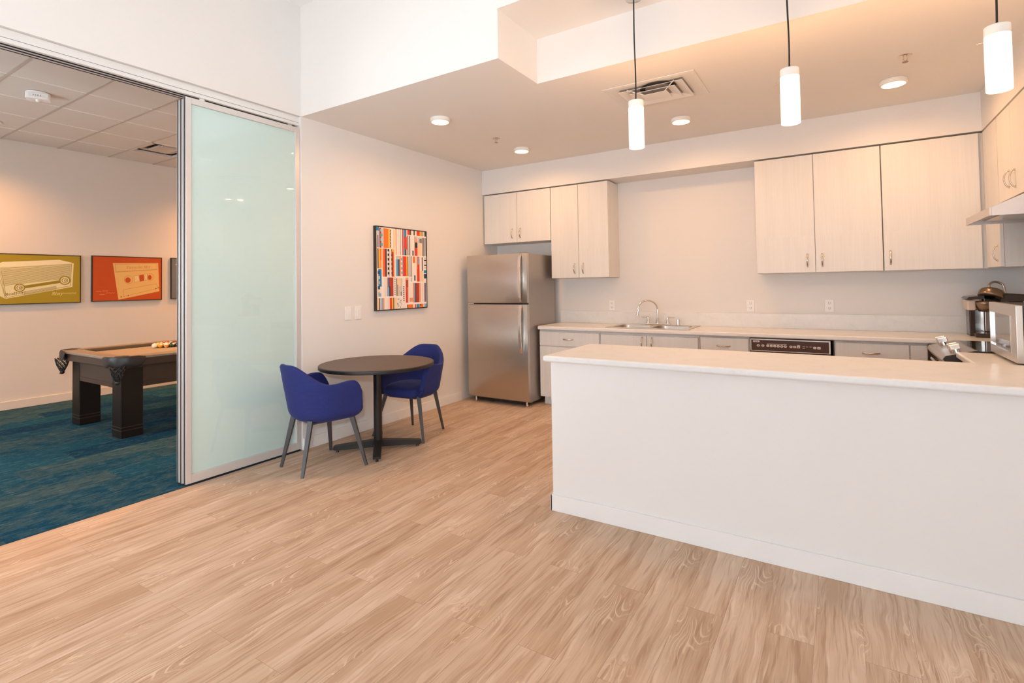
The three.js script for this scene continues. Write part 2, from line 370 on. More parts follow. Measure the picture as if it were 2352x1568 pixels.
{ // the photographer's flash: its hard shadows of the pendants and of the door header meet just above the camera
  const x = 4.06, y = 1.67, z = 6.2;
  const g = thing('flash_stand', 'photo flash on a thin black stand beside the camera', 'photo flash', [x, 0, z]);
  for (let k = 0; k < 3; k++) { const a = k * 2.0944 + 0.5; P('leg', rod([x + 0.28 * Math.cos(a), 0.006, z + 0.28 * Math.sin(a)], [x, 0.42, z], 0.008), M.black, g); }
  P('pole', rod([x, 0.3, z], [x, y - 0.06, z], 0.009), M.black, g);
  P('flash_body', box(x - 0.035, x + 0.035, y - 0.06, y + 0.03, z + 0.02, z + 0.13, 0.008), M.black, g);
  const lens = P('flash_lamp', box(x - 0.033, x + 0.033, y - 0.022, y + 0.022, z + 0.006, z + 0.02, 0.004), mat(L(1, 1, 1), 0.4, { emissive: L(0.9, 0.97, 1.0), emissiveIntensity: 2 }), g);
  const s = new THREE.SpotLight(FLASH_WHITE, FLASH_CD, 0, 1.18, 1.0, 2);
  s.position.set(x, y, z); s.target.position.set(x - 4.75, y + 1.7, z - 1.1); s.castShadow = true; s.shadow.radius = 1.5; scene.add(s, s.target);
}

/* ------------------------------------------------------------------ sliding glass panels and their track */
function turned(g, a, x, z) { g.rotateY(a); g.translate(x, 0, z); return g; }
{
  const glass = mat(L(0.82, 0.915, 0.92), 0.75, { transmission: 0.18, thickness: 0, clearcoat: 1, clearcoatRoughness: 0.03 });
  const names = ['frosted glass sliding panel facing the room, front of the stack', 'frosted glass sliding panel in the middle of the stack', 'frosted glass sliding panel at the back of the stack'];
  names.forEach((lab, i) => {
    const x1 = -0.008 - i * 0.044, x0 = x1 - 0.034, za = 3.104, zb = 4.052 + (i ? 0.004 : 0), y0 = 0.012, y1 = 2.815 - (i ? 0.012 : 0);
    const g = thing('sliding_panel', lab, 'sliding door', [x0, y0, (za + zb) / 2], 0, 'sliding glass panels');
    P('stile', box(x0, x1, y0, y1, zb - 0.038, zb, 0.003), M.alu, g);
    P('stile', box(x0, x1, y0, y1, za, za + 0.045, 0.003), M.alu, g);
    P('top_rail', box(x0, x1, y1 - 0.045, y1, za + 0.045, zb - 0.038, 0.002), M.alu, g);
    P('bottom_rail', box(x0, x1, y0, y0 + 0.062, za + 0.045, zb - 0.038, 0.002), M.alu, g);
    P('glass', box(x0 + 0.006, x1 - 0.0185, y0 + 0.055, y1 - 0.04, za + 0.04, zb - 0.034), glass, g, 'pale green frosted glass');
    P('clear_face', turned(box(-0.0005, 0.0005, y0 + 0.058, y1 - 0.043, -0.43, 0.43), 0.0185, x1 - 0.0092, (za + zb) / 2 + 0.003), mat(L(0.97, 1, 0.99), 0.0, { transmission: 1, thickness: 0, ior: 1.3 }), g, 'glossy outer face of the glass');
    P('edge_seal', box(x0 + 0.012, x1 - 0.012, y0, y1, zb, zb + 0.003), M.dark, g);
    for (const z of [za + 0.09, zb - 0.12]) P('hanger', [box(x0 + 0.010, x1 - 0.010, y1, y1 + 0.018, z - 0.02, z + 0.02, 0.003), cyl((x0 + x1) / 2, y1 + 0.016, y1 + 0.02, z, 0.005, 0.005, 10)], M.chrome, g);
    P('bottom_seal', box(x0 + 0.004, x1 - 0.004, 0.002, y0, za + 0.01, zb - 0.006), M.black, g);
  });
  const z0 = ZF + 0.006, z1 = 6.49;
  const t = thing('door_track', 'white aluminium overhead track of the sliding panels', 'door track', [-0.08, 2.83, 4.8]);
  P('fascia', box(-0.034, -0.028, 2.868, 2.918, z0, z1), M.aluBright, t, 'white fascia strip');
  P('fascia', box(-0.036, -0.026, 2.838, 2.8645, z0, z1, 0.002), M.aluBright, t);
  P('track_body', box(-0.15, -0.036, 2.866, 2.918, z0, z1), M.alu, t);
  for (let i = 0; i < 4; i++) { const x = -0.001 - 0.004 - i * 0.044; if (i) { const f = P('fin', box(x + 0.004, x + 0.010, 2.840, 2.866, z0, z1), M.dark, t); P('fin_edge', box(x + 0.002, x + 0.012, 2.836, 2.840, z0, z1), M.alu, f); } if (i < 3) P('channel_gap', box(x - 0.034, x - 0.002 - (i ? 0 : 0.032), 2.8655, 2.8665, z0, z1), M.black, t, 'dark slot of the track'); }
  P('rear_fin', box(-0.152, -0.144, 2.836, 2.866, z0, z1), M.dark, t);
}

/* ------------------------------------------------------------------ cabinets */
const pullV = (() => { const c = [[0, -0.058, 0.0], [0, -0.052, 0.012], [0, -0.03, 0.024], [0, 0, 0.029], [0, 0.03, 0.024], [0, 0.052, 0.012], [0, 0.058, 0.0]]; const g = tube(c, 0.0048, 28, 10); g.scale(1.5, 1, 1); const f1 = ball(0, 0.057, 0.002, 0.008, 10), f2 = ball(0, -0.057, 0.002, 0.008, 10); return mergeGeometries([g.toNonIndexed(), f1.toNonIndexed(), f2.toNonIndexed()]); })();
function pull(parent, x, y, z, horizontal = false, turn = 0) {
  const o = origins.get(parent), m = new THREE.Mesh(pullV, M.nickel);
  m.name = 'handle'; m.castShadow = m.receiveShadow = true;
  m.position.set(x - o[0], y - o[1], z - o[2]);
  m.rotation.order = 'YXZ'; m.rotation.y = turn; if (horizontal) m.rotation.z = Math.PI / 2;
  m.userData.label = 'curved nickel pull';
  parent.add(m);
}
const G2 = 0.0022;
function cabinetZ(name, label, x0, x1, y0, y1, depth, fronts, group, open) {      // cabinet on the back wall, fronts facing +z
  const g = thing(name, label, 'cabinet', [(x0 + x1) / 2, y0, depth / 2], 0, group);
  P('body', open ? [box(x0, x0 + 0.018, y0, y1, 0.002, depth - 0.021), box(x1 - 0.018, x1, y0, y1, 0.002, depth - 0.021), box(x0 + 0.018, x1 - 0.018, y0, y0 + 0.018, 0.002, depth - 0.021), box(x0 + 0.018, x1 - 0.018, y0 + 0.018, y1, 0.002, 0.012), box(x0 + 0.018, x1 - 0.018, y1 - 0.03, y1, depth - 0.035, depth - 0.021)] : box(x0, x1, y0, y1, 0.002, depth - 0.021), M.cab, g);
  for (const f of fronts) {
    const d = P(f.drawer ? 'drawer' : 'door', box(f.x0 + G2, f.x1 - G2, f.y0 + G2, f.y1 - G2, depth - 0.0195, depth, 0.0015, 1), M.cab, g);
    if (f.h) pull(d, f.h[0], f.h[1], depth, f.drawer);
  }
  return g;
}
const DU = 0.335, TU = 2.586;
cabinetZ('wall_cabinet', 'short two-door wall cabinet above the refrigerator', 0.02, 1.008, 1.944, TU, DU, [{ x0: 0.02, x1: 0.527, y0: 1.944, y1: TU, h: [0.455, 2.06] }, { x0: 0.527, x1: 1.008, y0: 1.944, y1: TU, h: [0.575, 2.06] }], 'wall cabinets');
cabinetZ('wall_cabinet', 'tall two-door wall cabinet just right of the refrigerator', 1.012, 1.752, YU, TU, DU, [{ x0: 1.012, x1: 1.376, y0: YU, y1: TU, h: [1.322, 1.586] }, { x0: 1.376, x1: 1.752, y0: YU, y1: TU, h: [1.432, 1.586] }], 'wall cabinets');
cabinetZ('wall_cabinet', 'wide two-door wall cabinet right of the sink', 3.288, 4.303, YU, TU, DU, [{ x0: 3.288, x1: 3.788, y0: YU, y1: TU, h: [3.722, 1.59] }, { x0: 3.788, x1: 4.303, y0: YU, y1: TU, h: [3.842, 1.59] }], 'wall cabinets');
cabinetZ('wall_cabinet', 'single-door wall cabinet in the corner beside the hood', 4.308, 5.0, YU, TU, DU, [{ x0: 4.308, x1: 4.962, y0: YU, y1: TU, h: [4.355, 1.59] }], 'wall cabinets');
function cabinetX(label, z0, z1, y0, y1, doors) {                                   // on the right wall, fronts facing -x
  const xf = 4.983, g = thing('wall_cabinet', label, 'cabinet', [(xf + XR) / 2, y0, (z0 + z1) / 2], 0, 'wall cabinets');
  P('body', box(xf + 0.021, XR - 0.002, y0, y1, z0, z1), M.cab, g);
  for (const d of doors) { const p = P('door', box(xf, xf + 0.0195, y0 + G2, y1 - G2, d.z0 + G2, d.z1 - G2, 0.0015, 1), M.cab, g); if (d.h) pull(p, xf, d.h[1], d.h[0], false, -Math.PI / 2); }
}
cabinetX('narrow wall cabinet on the side wall, partly behind the hood', 0.345, 0.792, YU + 0.004, TU, [{ z0: 0.352, z1: 0.78, h: [0.70, 1.585] }]);
cabinetX('two-door wall cabinet mounted above the range hood', 0.796, 1.60, 1.945, TU, [{ z0: 0.796, z1: 1.15, h: [1.085, 2.08] }, { z0: 1.15, z1: 1.60, h: [1.225, 2.065] }]);
cabinetX('wall cabinet past the hood at the right edge', 1.604, 2.50, YU + 0.004, TU, [{ z0: 1.604, z1: 2.05 }, { z0: 2.05, z1: 2.5 }]);

const DB = 0.61, TB = 0.872, BB = 0.10;
function toe(g, x0, x1) { P('toe_kick', box(x0, x1, 0.001, BB, 0.01, 0.535), M.cab, g); }
{
  let g = cabinetZ('base_cabinet', 'base cabinet with a drawer beside the refrigerator', 0.976, 1.733, BB, TB, DB, [{ x0: 0.98, x1: 1.727, y0: 0.692, y1: 0.858, drawer: true, h: [1.35, 0.775] }, { x0: 0.98, x1: 1.354, y0: BB, y1: 0.686 }, { x0: 1.354, x1: 1.727, y0: BB, y1: 0.686 }], 'base cabinets');
  toe(g, 1.0, 1.733);
  g = cabinetZ('base_cabinet', 'two-door base cabinet under the sink', 1.737, 2.785, BB, TB, DB, [{ x0: 1.748, x1: 2.255, y0: BB, y1: 0.852, h: [2.207, 0.775] }, { x0: 2.255, x1: 2.775, y0: BB, y1: 0.852, h: [2.312, 0.775] }], 'base cabinets', true); toe(g, 1.737, 2.785);
  g = cabinetZ('base_cabinet', 'narrow base cabinet with a drawer left of the dishwasher', 2.789, 3.238, BB, TB, DB, [{ x0: 2.797, x1: 3.232, y0: 0.692, y1: 0.862, drawer: true, h: [3.01, 0.782] }, { x0: 2.797, x1: 3.232, y0: BB, y1: 0.686 }], 'base cabinets'); toe(g, 2.789, 3.238);
  g = cabinetZ('base_cabinet', 'base cabinet with a drawer right of the dishwasher', 3.918, 4.56, BB, TB, DB, [{ x0: 3.926, x1: 4.44, y0: 0.692, y1: 0.862, drawer: true, h: [4.18, 0.778] }, { x0: 3.926, x1: 4.44, y0: BB, y1: 0.686 }, { x0: 4.446, x1: 4.558, y0: BB, y1: 0.862 }], 'base cabinets'); toe(g, 3.918, 4.56);
  g = thing('base_cabinet', 'base cabinet run under the microwave and peninsula end', 'cabinet', [4.95, 0, 1.95], 0, 'base cabinets');
  P('body', box(4.65, XR - 0.002, BB, TB, 1.535, 2.42), M.cab, g);
  for (const [a, b] of [[1.54, 1.97], [1.97, 2.41]]) P('door', box(4.63, 4.649, BB + G2, 0.86, a + G2, b - G2), M.cab, g);
  P('toe_kick', box(4.72, XR - 0.01, 0.001, BB, 1.535, 2.42), M.cab, g);
}
{ // dishwasher
  const g = thing('dishwasher', 'built-in dishwasher with dark brown button panel', 'dishwasher', [3.575, 0, 0.3]);
  P('tub', box(3.246, 3.906, 0.1, 0.87, 0.03, 0.58), M.dark, g);
  P('door', box(3.249, 3.890, 0.12, 0.744, 0.58, 0.622, 0.004), M.steel, g);
  const tex = canvasTex(1024, 160, (c, w, h) => {
    c.fillStyle = '#4a342e'; c.fillRect(0, 0, w, h);
    const blob = (x, y, ww = 38, hh = 28, round = 12) => { c.fillStyle = '#e9dedc'; c.beginPath(); c.roundRect(x - ww / 2, y - hh / 2, ww, hh, round); c.fill(); c.fillStyle = '#5a4742'; c.fillRect(x - 11, y - 4, 22, 10); };
    c.fillStyle = '#e9dedc'; c.beginPath(); c.roundRect(28, 12, 88, 24, 5); c.fill(); c.fillStyle = '#6b5a55'; c.fillRect(40, 20, 62, 8);
    const Y = 86;
    for (const x of [98, 162]) blob(x, Y, 42, 32, 16);
    for (let i = 0; i < 6; i++) blob(230 + i * 47, Y, 40, 32, 14);
    c.fillStyle = '#e9dedc'; c.fillRect(216, 54, 268, 7);
    for (const x of [540, 589]) blob(x, Y, 40, 32, 14);
    blob(638, Y, 40, 32, 4); c.fillStyle = '#b9a8a3'; c.fillRect(620, 56, 38, 14);
    c.fillStyle = '#cbbab4'; for (const [x, y, ww] of [[690, 74, 32], [736, 74, 24], [778, 74, 34], [690, 98, 30]]) c.fillRect(x, y, ww, 7);
    blob(846, Y + 2, 42, 32, 14); blob(898, Y + 2, 42, 32, 3);
  });
  const panel = P('control_panel', box(3.249, 3.890, 0.752, 0.866, 0.58, 0.626, 0.003), M.aluBright, g, 'silver rim of the control strip');
  const face = new THREE.PlaneGeometry(0.622, 0.098); face.translate(3.568, 0.808, 0.6268);
  P('button_strip', face, mat(L(1, 1, 1), 0.25, { map: tex }), panel, 'dark brown strip with white buttons');
  P('side_gap', box(3.892, 3.914, 0.12, 0.868, 0.3, 0.58), M.black, g);
}
/* worktops */
{
  const T0 = 0.88;
  const g = thing('countertop', 'long pale laminate worktop along the back wall with upstand', 'countertop', [2.9, T0, 0.32]);
  const sx0 = 1.83, sx1 = 2.645, sz0 = 0.115, sz1 = 0.565;
  P('worktop', [box(0.972, sx0, T0, HK, 0.001, 0.62), box(sx1, XR - 0.001, T0, HK, 0.001, 0.62), box(sx0, sx1, T0, HK, 0.001, sz0), box(sx0, sx1, T0, HK, sz1, 0.62), box(4.66, XR - 0.001, T0, HK, 0.62, 0.785)], M.counter, g);
  P('front_edge', box(0.972, 4.66, T0 - 0.002, HK, 0.60, 0.646, 0.012, 4), M.counter, g);
  P('backsplash', [box(0.966, XR - 0.001, HK, 1.069, 0.001, 0.021, 0.003), box(XR - 0.021, XR - 0.001, HK, 1.069, 0.021, 0.785, 0.003)], M.counter, g);
  const k = thing('countertop', 'short worktop piece between the range and the peninsula', 'countertop', [4.95, T0, 1.95]);
  P('worktop', box(4.60, XR - 0.001, T0, HK, 1.53, 2.362, 0.012, 4), M.counter, k);
  P('backsplash', box(XR - 0.021, XR - 0.001, HK, 1.069, 1.53, 2.362, 0.003), M.counter, k);
}
{ // peninsula
  const g = thing('peninsula', 'white half wall of the peninsula with baseboard', 'half wall', [3.87, 0, 2.9]);
  P('half_wall', box(PENX, XR - 0.001, 0, 0.919, 2.46, PENZ), M.wall, g);
  P('baseboard', [box(PENX - 0.013, XR - 0.001, 0, 0.1, PENZ, PENZ + 0.014, 0.003), box(PENX - 0.014, PENX, 0, 0.1, 2.46, PENZ + 0.014, 0.003)], M.trim, g);
  const t = thing('countertop', 'white speckled laminate top of the peninsula', 'countertop', [3.87, 0.919, 2.73]);
  P('worktop', box(2.388, XR - 0.001, 0.919, HP, 2.366, 3.104, 0.013, 5), M.counter, t);
}
{ // sink
  const x0 = 1.80, x1 = 2.675, z0 = 0.045, z1 = 0.60, y = HK;
  const g = thing('kitchen_sink', 'stainless double-bowl sink set into the worktop', 'sink', [2.24, y - 0.18, 0.32]);
  const st = mat(L(0.62, 0.57, 0.52), 0.3, { metalness: 1 });
  const rim = new THREE.Shape(); rim.moveTo(x0, z0); rim.lineTo(x1, z0); rim.lineTo(x1, z1); rim.lineTo(x0, z1); rim.closePath();
  const bowls = [[1.845, 2.215], [2.265, 2.63]];
  const rr = (s, a, b, c, d, r) => { s.moveTo(a + r, c); s.lineTo(b - r, c); s.quadraticCurveTo(b, c, b, c + r); s.lineTo(b, d - r); s.quadraticCurveTo(b, d, b - r, d); s.lineTo(a + r, d); s.quadraticCurveTo(a, d, a, d - r); s.lineTo(a, c + r); s.quadraticCurveTo(a, c, a + r, c); return s; };
  for (const [a, b] of bowls) rim.holes.push(rr(new THREE.Path(), a, b, 0.16, 0.56, 0.07));
  const rg = new THREE.ExtrudeGeometry(rim, { depth: 0.004, bevelEnabled: true, bevelThickness: 0.002, bevelSize: 0.003, bevelSegments: 2, curveSegments: 10 });
  rg.rotateX(Math.PI / 2); rg.translate(0, y + 0.006, 0);
  P('rim', rg, st, g);
  for (const [a, b] of bowls) {
    const rings = [[0, 0], [-0.03, 0.004], [-0.12, 0.014], [-0.165, 0.035], [-0.175, 0.09]], N = 40, pos = [], idx = [];
    const pts = k => rr(new THREE.Shape(), a + k, b - k, 0.16 + k, 0.56 - k, Math.max(0.05, 0.07 - k)).getSpacedPoints(N).slice(0, N);
    rings.forEach(([dy, k]) => pts(k).forEach(p => pos.push(p.x, y + 0.004 + dy, p.y)));
    for (let r = 0; r + 1 < rings.length; r++) for (let i = 0; i < N; i++) { const j = (i + 1) % N, A = r * N + i, B = r * N + j; idx.push(A, B, A + N, B, B + N, A + N); }
    const cI = pos.length / 3; pos.push((a + b) / 2, y + 0.004 - 0.176, 0.36); for (let i = 0; i < N; i++) idx.push((rings.length - 1) * N + i, (rings.length - 1) * N + (i + 1) % N, cI);
    const bg = new THREE.BufferGeometry(); bg.setAttribute('position', new THREE.Float32BufferAttribute(pos, 3)); bg.setIndex(idx); bg.computeVertexNormals();
    const m = P('bowl', bg, mat(L(0.62, 0.57, 0.52), 0.3, { metalness: 1, side: THREE.DoubleSide }), g);
    P('drain', cyl((a + b) / 2, y - 0.171, y - 0.168, 0.36, 0.045, 0.045, 24), M.chrome, m);
  }
}
{ // faucet and dispenser
  const z = 0.098, y = HK + 0.008, cx = 2.225;
  const g = thing('kitchen_faucet', 'chrome gooseneck faucet with two lever handles', 'faucet', [cx, y, z]);
  P('base_plate', box(2.082, 2.368, y, y + 0.018, z - 0.028, z + 0.028, 0.008, 3), M.chrome, g);
  P('spout_base', lathe(cx, y, z, [[0.024, 0.016], [0.024, 0.024], [0.018, 0.05], [0.015, 0.075], [0.013, 0.08], [0.0001, 0.08]], 24), M.chrome, g);
  const sp = []; sp.push([cx, y + 0.07, z], [cx, y + 0.16, z]);
  for (let i = 0; i <= 10; i++) { const a = Math.PI * i / 10 * 1.06; sp.push([cx - 0.094 * (1 - Math.cos(a)), y + 0.175 + 0.1 * Math.sin(a), z + 0.055 * (1 - Math.cos(a))]); }
  const spout = P('spout', tube(sp, 0.0095, 60, 14), M.chrome, g);
  const e = sp[sp.length - 1];
  P('spray_head', rod([e[0] + 0.004, e[1] + 0.02, e[2]], [e[0] - 0.012, e[1] - 0.05, e[2] + 0.004], 0.011, 0.015, 16), M.chrome, spout);
  for (const [hx, s] of [[2.115, -1], [2.338, 1]]) {
    const h = P('lever_handle', lathe(hx, y, z, [[0.021, 0.016], [0.021, 0.024], [0.014, 0.05], [0.010, 0.075], [0.012, 0.08], [0.010, 0.09], [0.0001, 0.092]], 20), M.chrome, g);
    P('lever', rod([hx, y + 0.082, z], [hx + s * 0.075, y + 0.084, z + 0.004], 0.006, 0.0045, 10), M.chrome, h);
  }
  const d = thing('soap_dispenser', 'small chrome cap beside the faucet on the sink deck', 'sink cap', [2.452, y, 0.10]);
  P('cap', lathe(2.452, y, 0.10, [[0.021, 0], [0.021, 0.003], [0.0185, 0.004], [0.0185, 0.062], [0.016, 0.066], [0.0001, 0.066]], 24), M.chrome, d);
  P('flange', lathe(2.452, y, 0.10, [[0.0001, 0.001], [0.026, 0.001], [0.026, 0.004], [0.018, 0.006]], 24), M.chrome, d);
}
/* ------------------------------------------------------------------ refrigerator */
{
  const x0 = 0.112, x1 = 0.952, zf = 0.85, y0 = 0.075, y1 = 1.766, ys = 1.185;
  const g = thing('refrigerator', 'stainless top-freezer refrigerator in the corner', 'refrigerator', [(x0 + x1) / 2, 0, 0.5]);
  P('cabinet', box(x0 + 0.004, x1 - 0.004, 0.05, y1 - 0.004, 0.15, 0.785, 0.006), M.steelSide, g, 'grey side panels');
  P('door_gasket', box(x0 + 0.012, x1 - 0.012, y0 + 0.01, y1 - 0.012, 0.785, 0.797), M.dark, g);
  const door = (a, b) => { // gently bowed front
    const n = 16, pts = [];
    for (let i = 0; i <= n; i++) { const t = i / n; pts.push(new THREE.Vector2(x0 + (x1 - x0) * t, zf - 0.012 + 0.012 * (1 - Math.pow(2 * t - 1, 4)))); }
    const s = new THREE.Shape([new THREE.Vector2(x1, 0.797), new THREE.Vector2(x0, 0.797), ...pts].map(p => new THREE.Vector2(p.x, -p.y)).reverse());
    const e = new THREE.ExtrudeGeometry(s, { depth: b - a - 0.008, bevelEnabled: true, bevelThickness: 0.004, bevelSize: 0.004, bevelSegments: 2 });
    e.rotateX(-Math.PI / 2); e.translate(0, a + 0.004, 0);
    return metreUV(toCreasedNormals(e, 0.5));
  };
  const fz = P('freezer_door', door(ys + 0.008, y1), M.steel, g), fr = P('fridge_door', door(y0, ys - 0.008), M.steel, g);
  const hm = mat(L(0.78, 0.75, 0.71), 0.25, { metalness: 1 });
  const handle = (ya, yb, p) => { const pr = []; for (let i = 0; i <= 12; i++) { const t = i / 12; pr.push([zf + 0.012 + 0.034 * Math.sin(Math.PI * Math.min(1, Math.max(0, t))) ** 0.6, ya + (yb - ya) * t]); } const inner = pr.map(([z, y]) => [z - 0.013, y]).reverse(); P('handle', prismX([...pr, ...inner], 0.862, 0.894), hm, p, 'long flat curved handle'); };
  handle(1.21, 1.742, fz); handle(0.62, 1.17, fr);
  P('hinge', box(x0 + 0.01, x0 + 0.09, ys - 0.006, ys + 0.006, 0.80, 0.846, 0.002), M.chrome, g);
  P('hinge_cover', box(x1 - 0.10, x1 - 0.02, y1 - 0.004, y1 + 0.012, 0.74, 0.83, 0.004), M.steelSide, g);
  P('badge', box(x0 + 0.012, x0 + 0.055, ys - 0.02, ys - 0.011, zf - 0.012, zf - 0.005, 0.001), M.chrome, fr);
  P('toe_grille', box(x0 + 0.03, x1 - 0.03, 0.02, 0.07, 0.70, 0.76), M.black, g);
  for (const x of [x0 + 0.06, x1 - 0.06]) for (const z of [0.25, 0.77]) P('foot', [cyl(x, 0.002, 0.05, z, 0.016, 0.012, 14)], z > 0.5 ? M.chrome : M.black, g);
}
/* ------------------------------------------------------------------ range, hood, microwave, coffee maker */
{
  const z0 = 0.80, z1 = 1.52;
  const g = thing('cooking_range', 'slide-in electric range with black glass top', 'range', [4.95, 0, 1.16]);
  P('body', box(4.62, 5.29, 0.02, 0.895, z0, z1, 0.004), M.dark, g);
  P('cooktop', box(4.70, 5.295, 0.895, 0.928, z0 - 0.004, z1 + 0.004, 0.006), M.blackGloss, g, 'black glass cooktop');
  const cp = P('control_panel', prismZ([[4.53, 0.862], [4.545, 0.886], [4.70, 0.93], [4.712, 0.93], [4.712, 0.82], [4.56, 0.82]], z0, z1), mat(L(0.55, 0.49, 0.44), 0.28, { metalness: 1 }), g, 'sloped steel control panel');
  P('end_cap', prismZ([[4.535, 0.868], [4.548, 0.888], [4.70, 0.9305], [4.72, 0.9305], [4.72, 0.82], [4.56, 0.82]], z1 - 0.001, z1 + 0.008), M.dark, g);
  for (const z of [0.875, 0.965, 1.355, 1.445]) {
    const kx = 4.615, ky = 0.912, n = new THREE.Vector3(-0.27, 0.96, 0).normalize();
    const at = d => [kx + n.x * d, ky + n.y * d, z];
    const k = P('knob', rod(at(-0.004), at(0.018), 0.027, 0.024, 24), M.chrome, cp);
    const bar = box(-0.03, 0.03, 0.014, 0.05, -0.009, 0.009, 0.006); bar.rotateZ(0.27); bar.translate(kx, ky, z);
    P('knob_grip', bar, mat(L(0.85, 0.86, 0.88), 0.2, { metalness: 0.9 }), k);
  }
  const dr = P('oven_door', box(4.60, 4.625, 0.2, 0.80, z0 + 0.005, z1 - 0.005, 0.005), M.steel, g);
  P('handle', [rod([4.555, 0.79, z0 + 0.05], [4.555, 0.79, z1 - 0.05], 0.012), rod([4.60, 0.79, z0 + 0.08], [4.555, 0.79, z0 + 0.08], 0.008), rod([4.60, 0.79, z1 - 0.08], [4.555, 0.79, z1 - 0.08], 0.008)], M.chrome, dr);
  P('storage_drawer', box(4.602, 4.625, 0.04, 0.19, z0 + 0.005, z1 - 0.005, 0.005), M.steel, g);
}
{
  const za = 0.815, zb = 1.545;
  const g = thing('range_hood', 'stainless range hood with sloped front under the cabinet', 'range hood', [5.05, 1.79, 1.18]);
  const st = mat(L(0.66, 0.62, 0.60), 0.4, { metalness: 0.55 });
  P('canopy', prismZ([[4.80, 1.848], [5.0, 1.943], [XR - 0.002, 1.943], [XR - 0.002, 1.825], [4.80, 1.825]], za + 0.002, zb - 0.002), st, g);
  P('lip', [box(4.788, 4.80, 1.795, 1.848, za, zb, 0.002), box(4.80, XR - 0.002, 1.795, 1.826, za, za + 0.006), box(4.80, XR - 0.002, 1.795, 1.826, zb - 0.006, zb)], st, g);
  P('filter', box(4.88, XR - 0.02, 1.812, 1.824, za + 0.05, zb - 0.05), M.nickel, g);
  P('switch', box(4.815, 4.845, 1.812, 1.825, 1.30, 1.36, 0.003), M.black, g);
}
{
  const xf = 4.768, z0 = 1.545, z1 = 2.135, y0 = 0.94, y1 = 1.246;
  const g = thing('microwave_oven', 'silver microwave with mirrored door on the side counter', 'microwave', [5.0, HK, 1.84]);
  P('case', box(xf + 0.03, 5.19, y0, y1, z0 + 0.004, z1 - 0.002, 0.006), M.dark, g);
  const mw = mat(L(0.66, 0.61, 0.56), 0.3, { metalness: 0.85 });
  const dz0 = z0 + 0.03, dz1 = 2.03;
  const d = P('door', [box(xf, xf + 0.03, y0 - 0.004, y0 + 0.045, z0, z1, 0.003), box(xf, xf + 0.03, y1 - 0.06, y1 + 0.002, z0, z1, 0.003), box(xf, xf + 0.03, y0 + 0.04, y1 - 0.055, z0, dz0, 0.003), box(xf, xf + 0.03, y0 + 0.04, y1 - 0.055, dz1, z1, 0.003)], mw, g);
  P('window', box(xf + 0.008, xf + 0.02, y0 + 0.04, y1 - 0.055, dz0, dz1), mat(L(0.30, 0.27, 0.25), 0.06, { metalness: 0.9 }), d, 'mirrored dark glass');
  P('bezel', [box(xf - 0.003, xf + 0.01, y0 + 0.045, y1 - 0.06, dz0 - 0.004, dz0 + 0.006), box(xf - 0.001, xf + 0.012, y0 + 0.05, y1 - 0.06, dz1 - 0.016, dz1 - 0.002), box(xf - 0.003, xf + 0.01, y0 + 0.04, y0 + 0.05, dz0, dz1)], M.chrome, d);
  for (const [x, z] of [[xf + 0.06, z0 + 0.05], [xf + 0.06, z1 - 0.05], [5.15, z0 + 0.05], [5.15, z1 - 0.05]]) P('foot', cyl(x, HK, y0 + 0.002, z, 0.014, 0.014, 12), M.black, g);
}
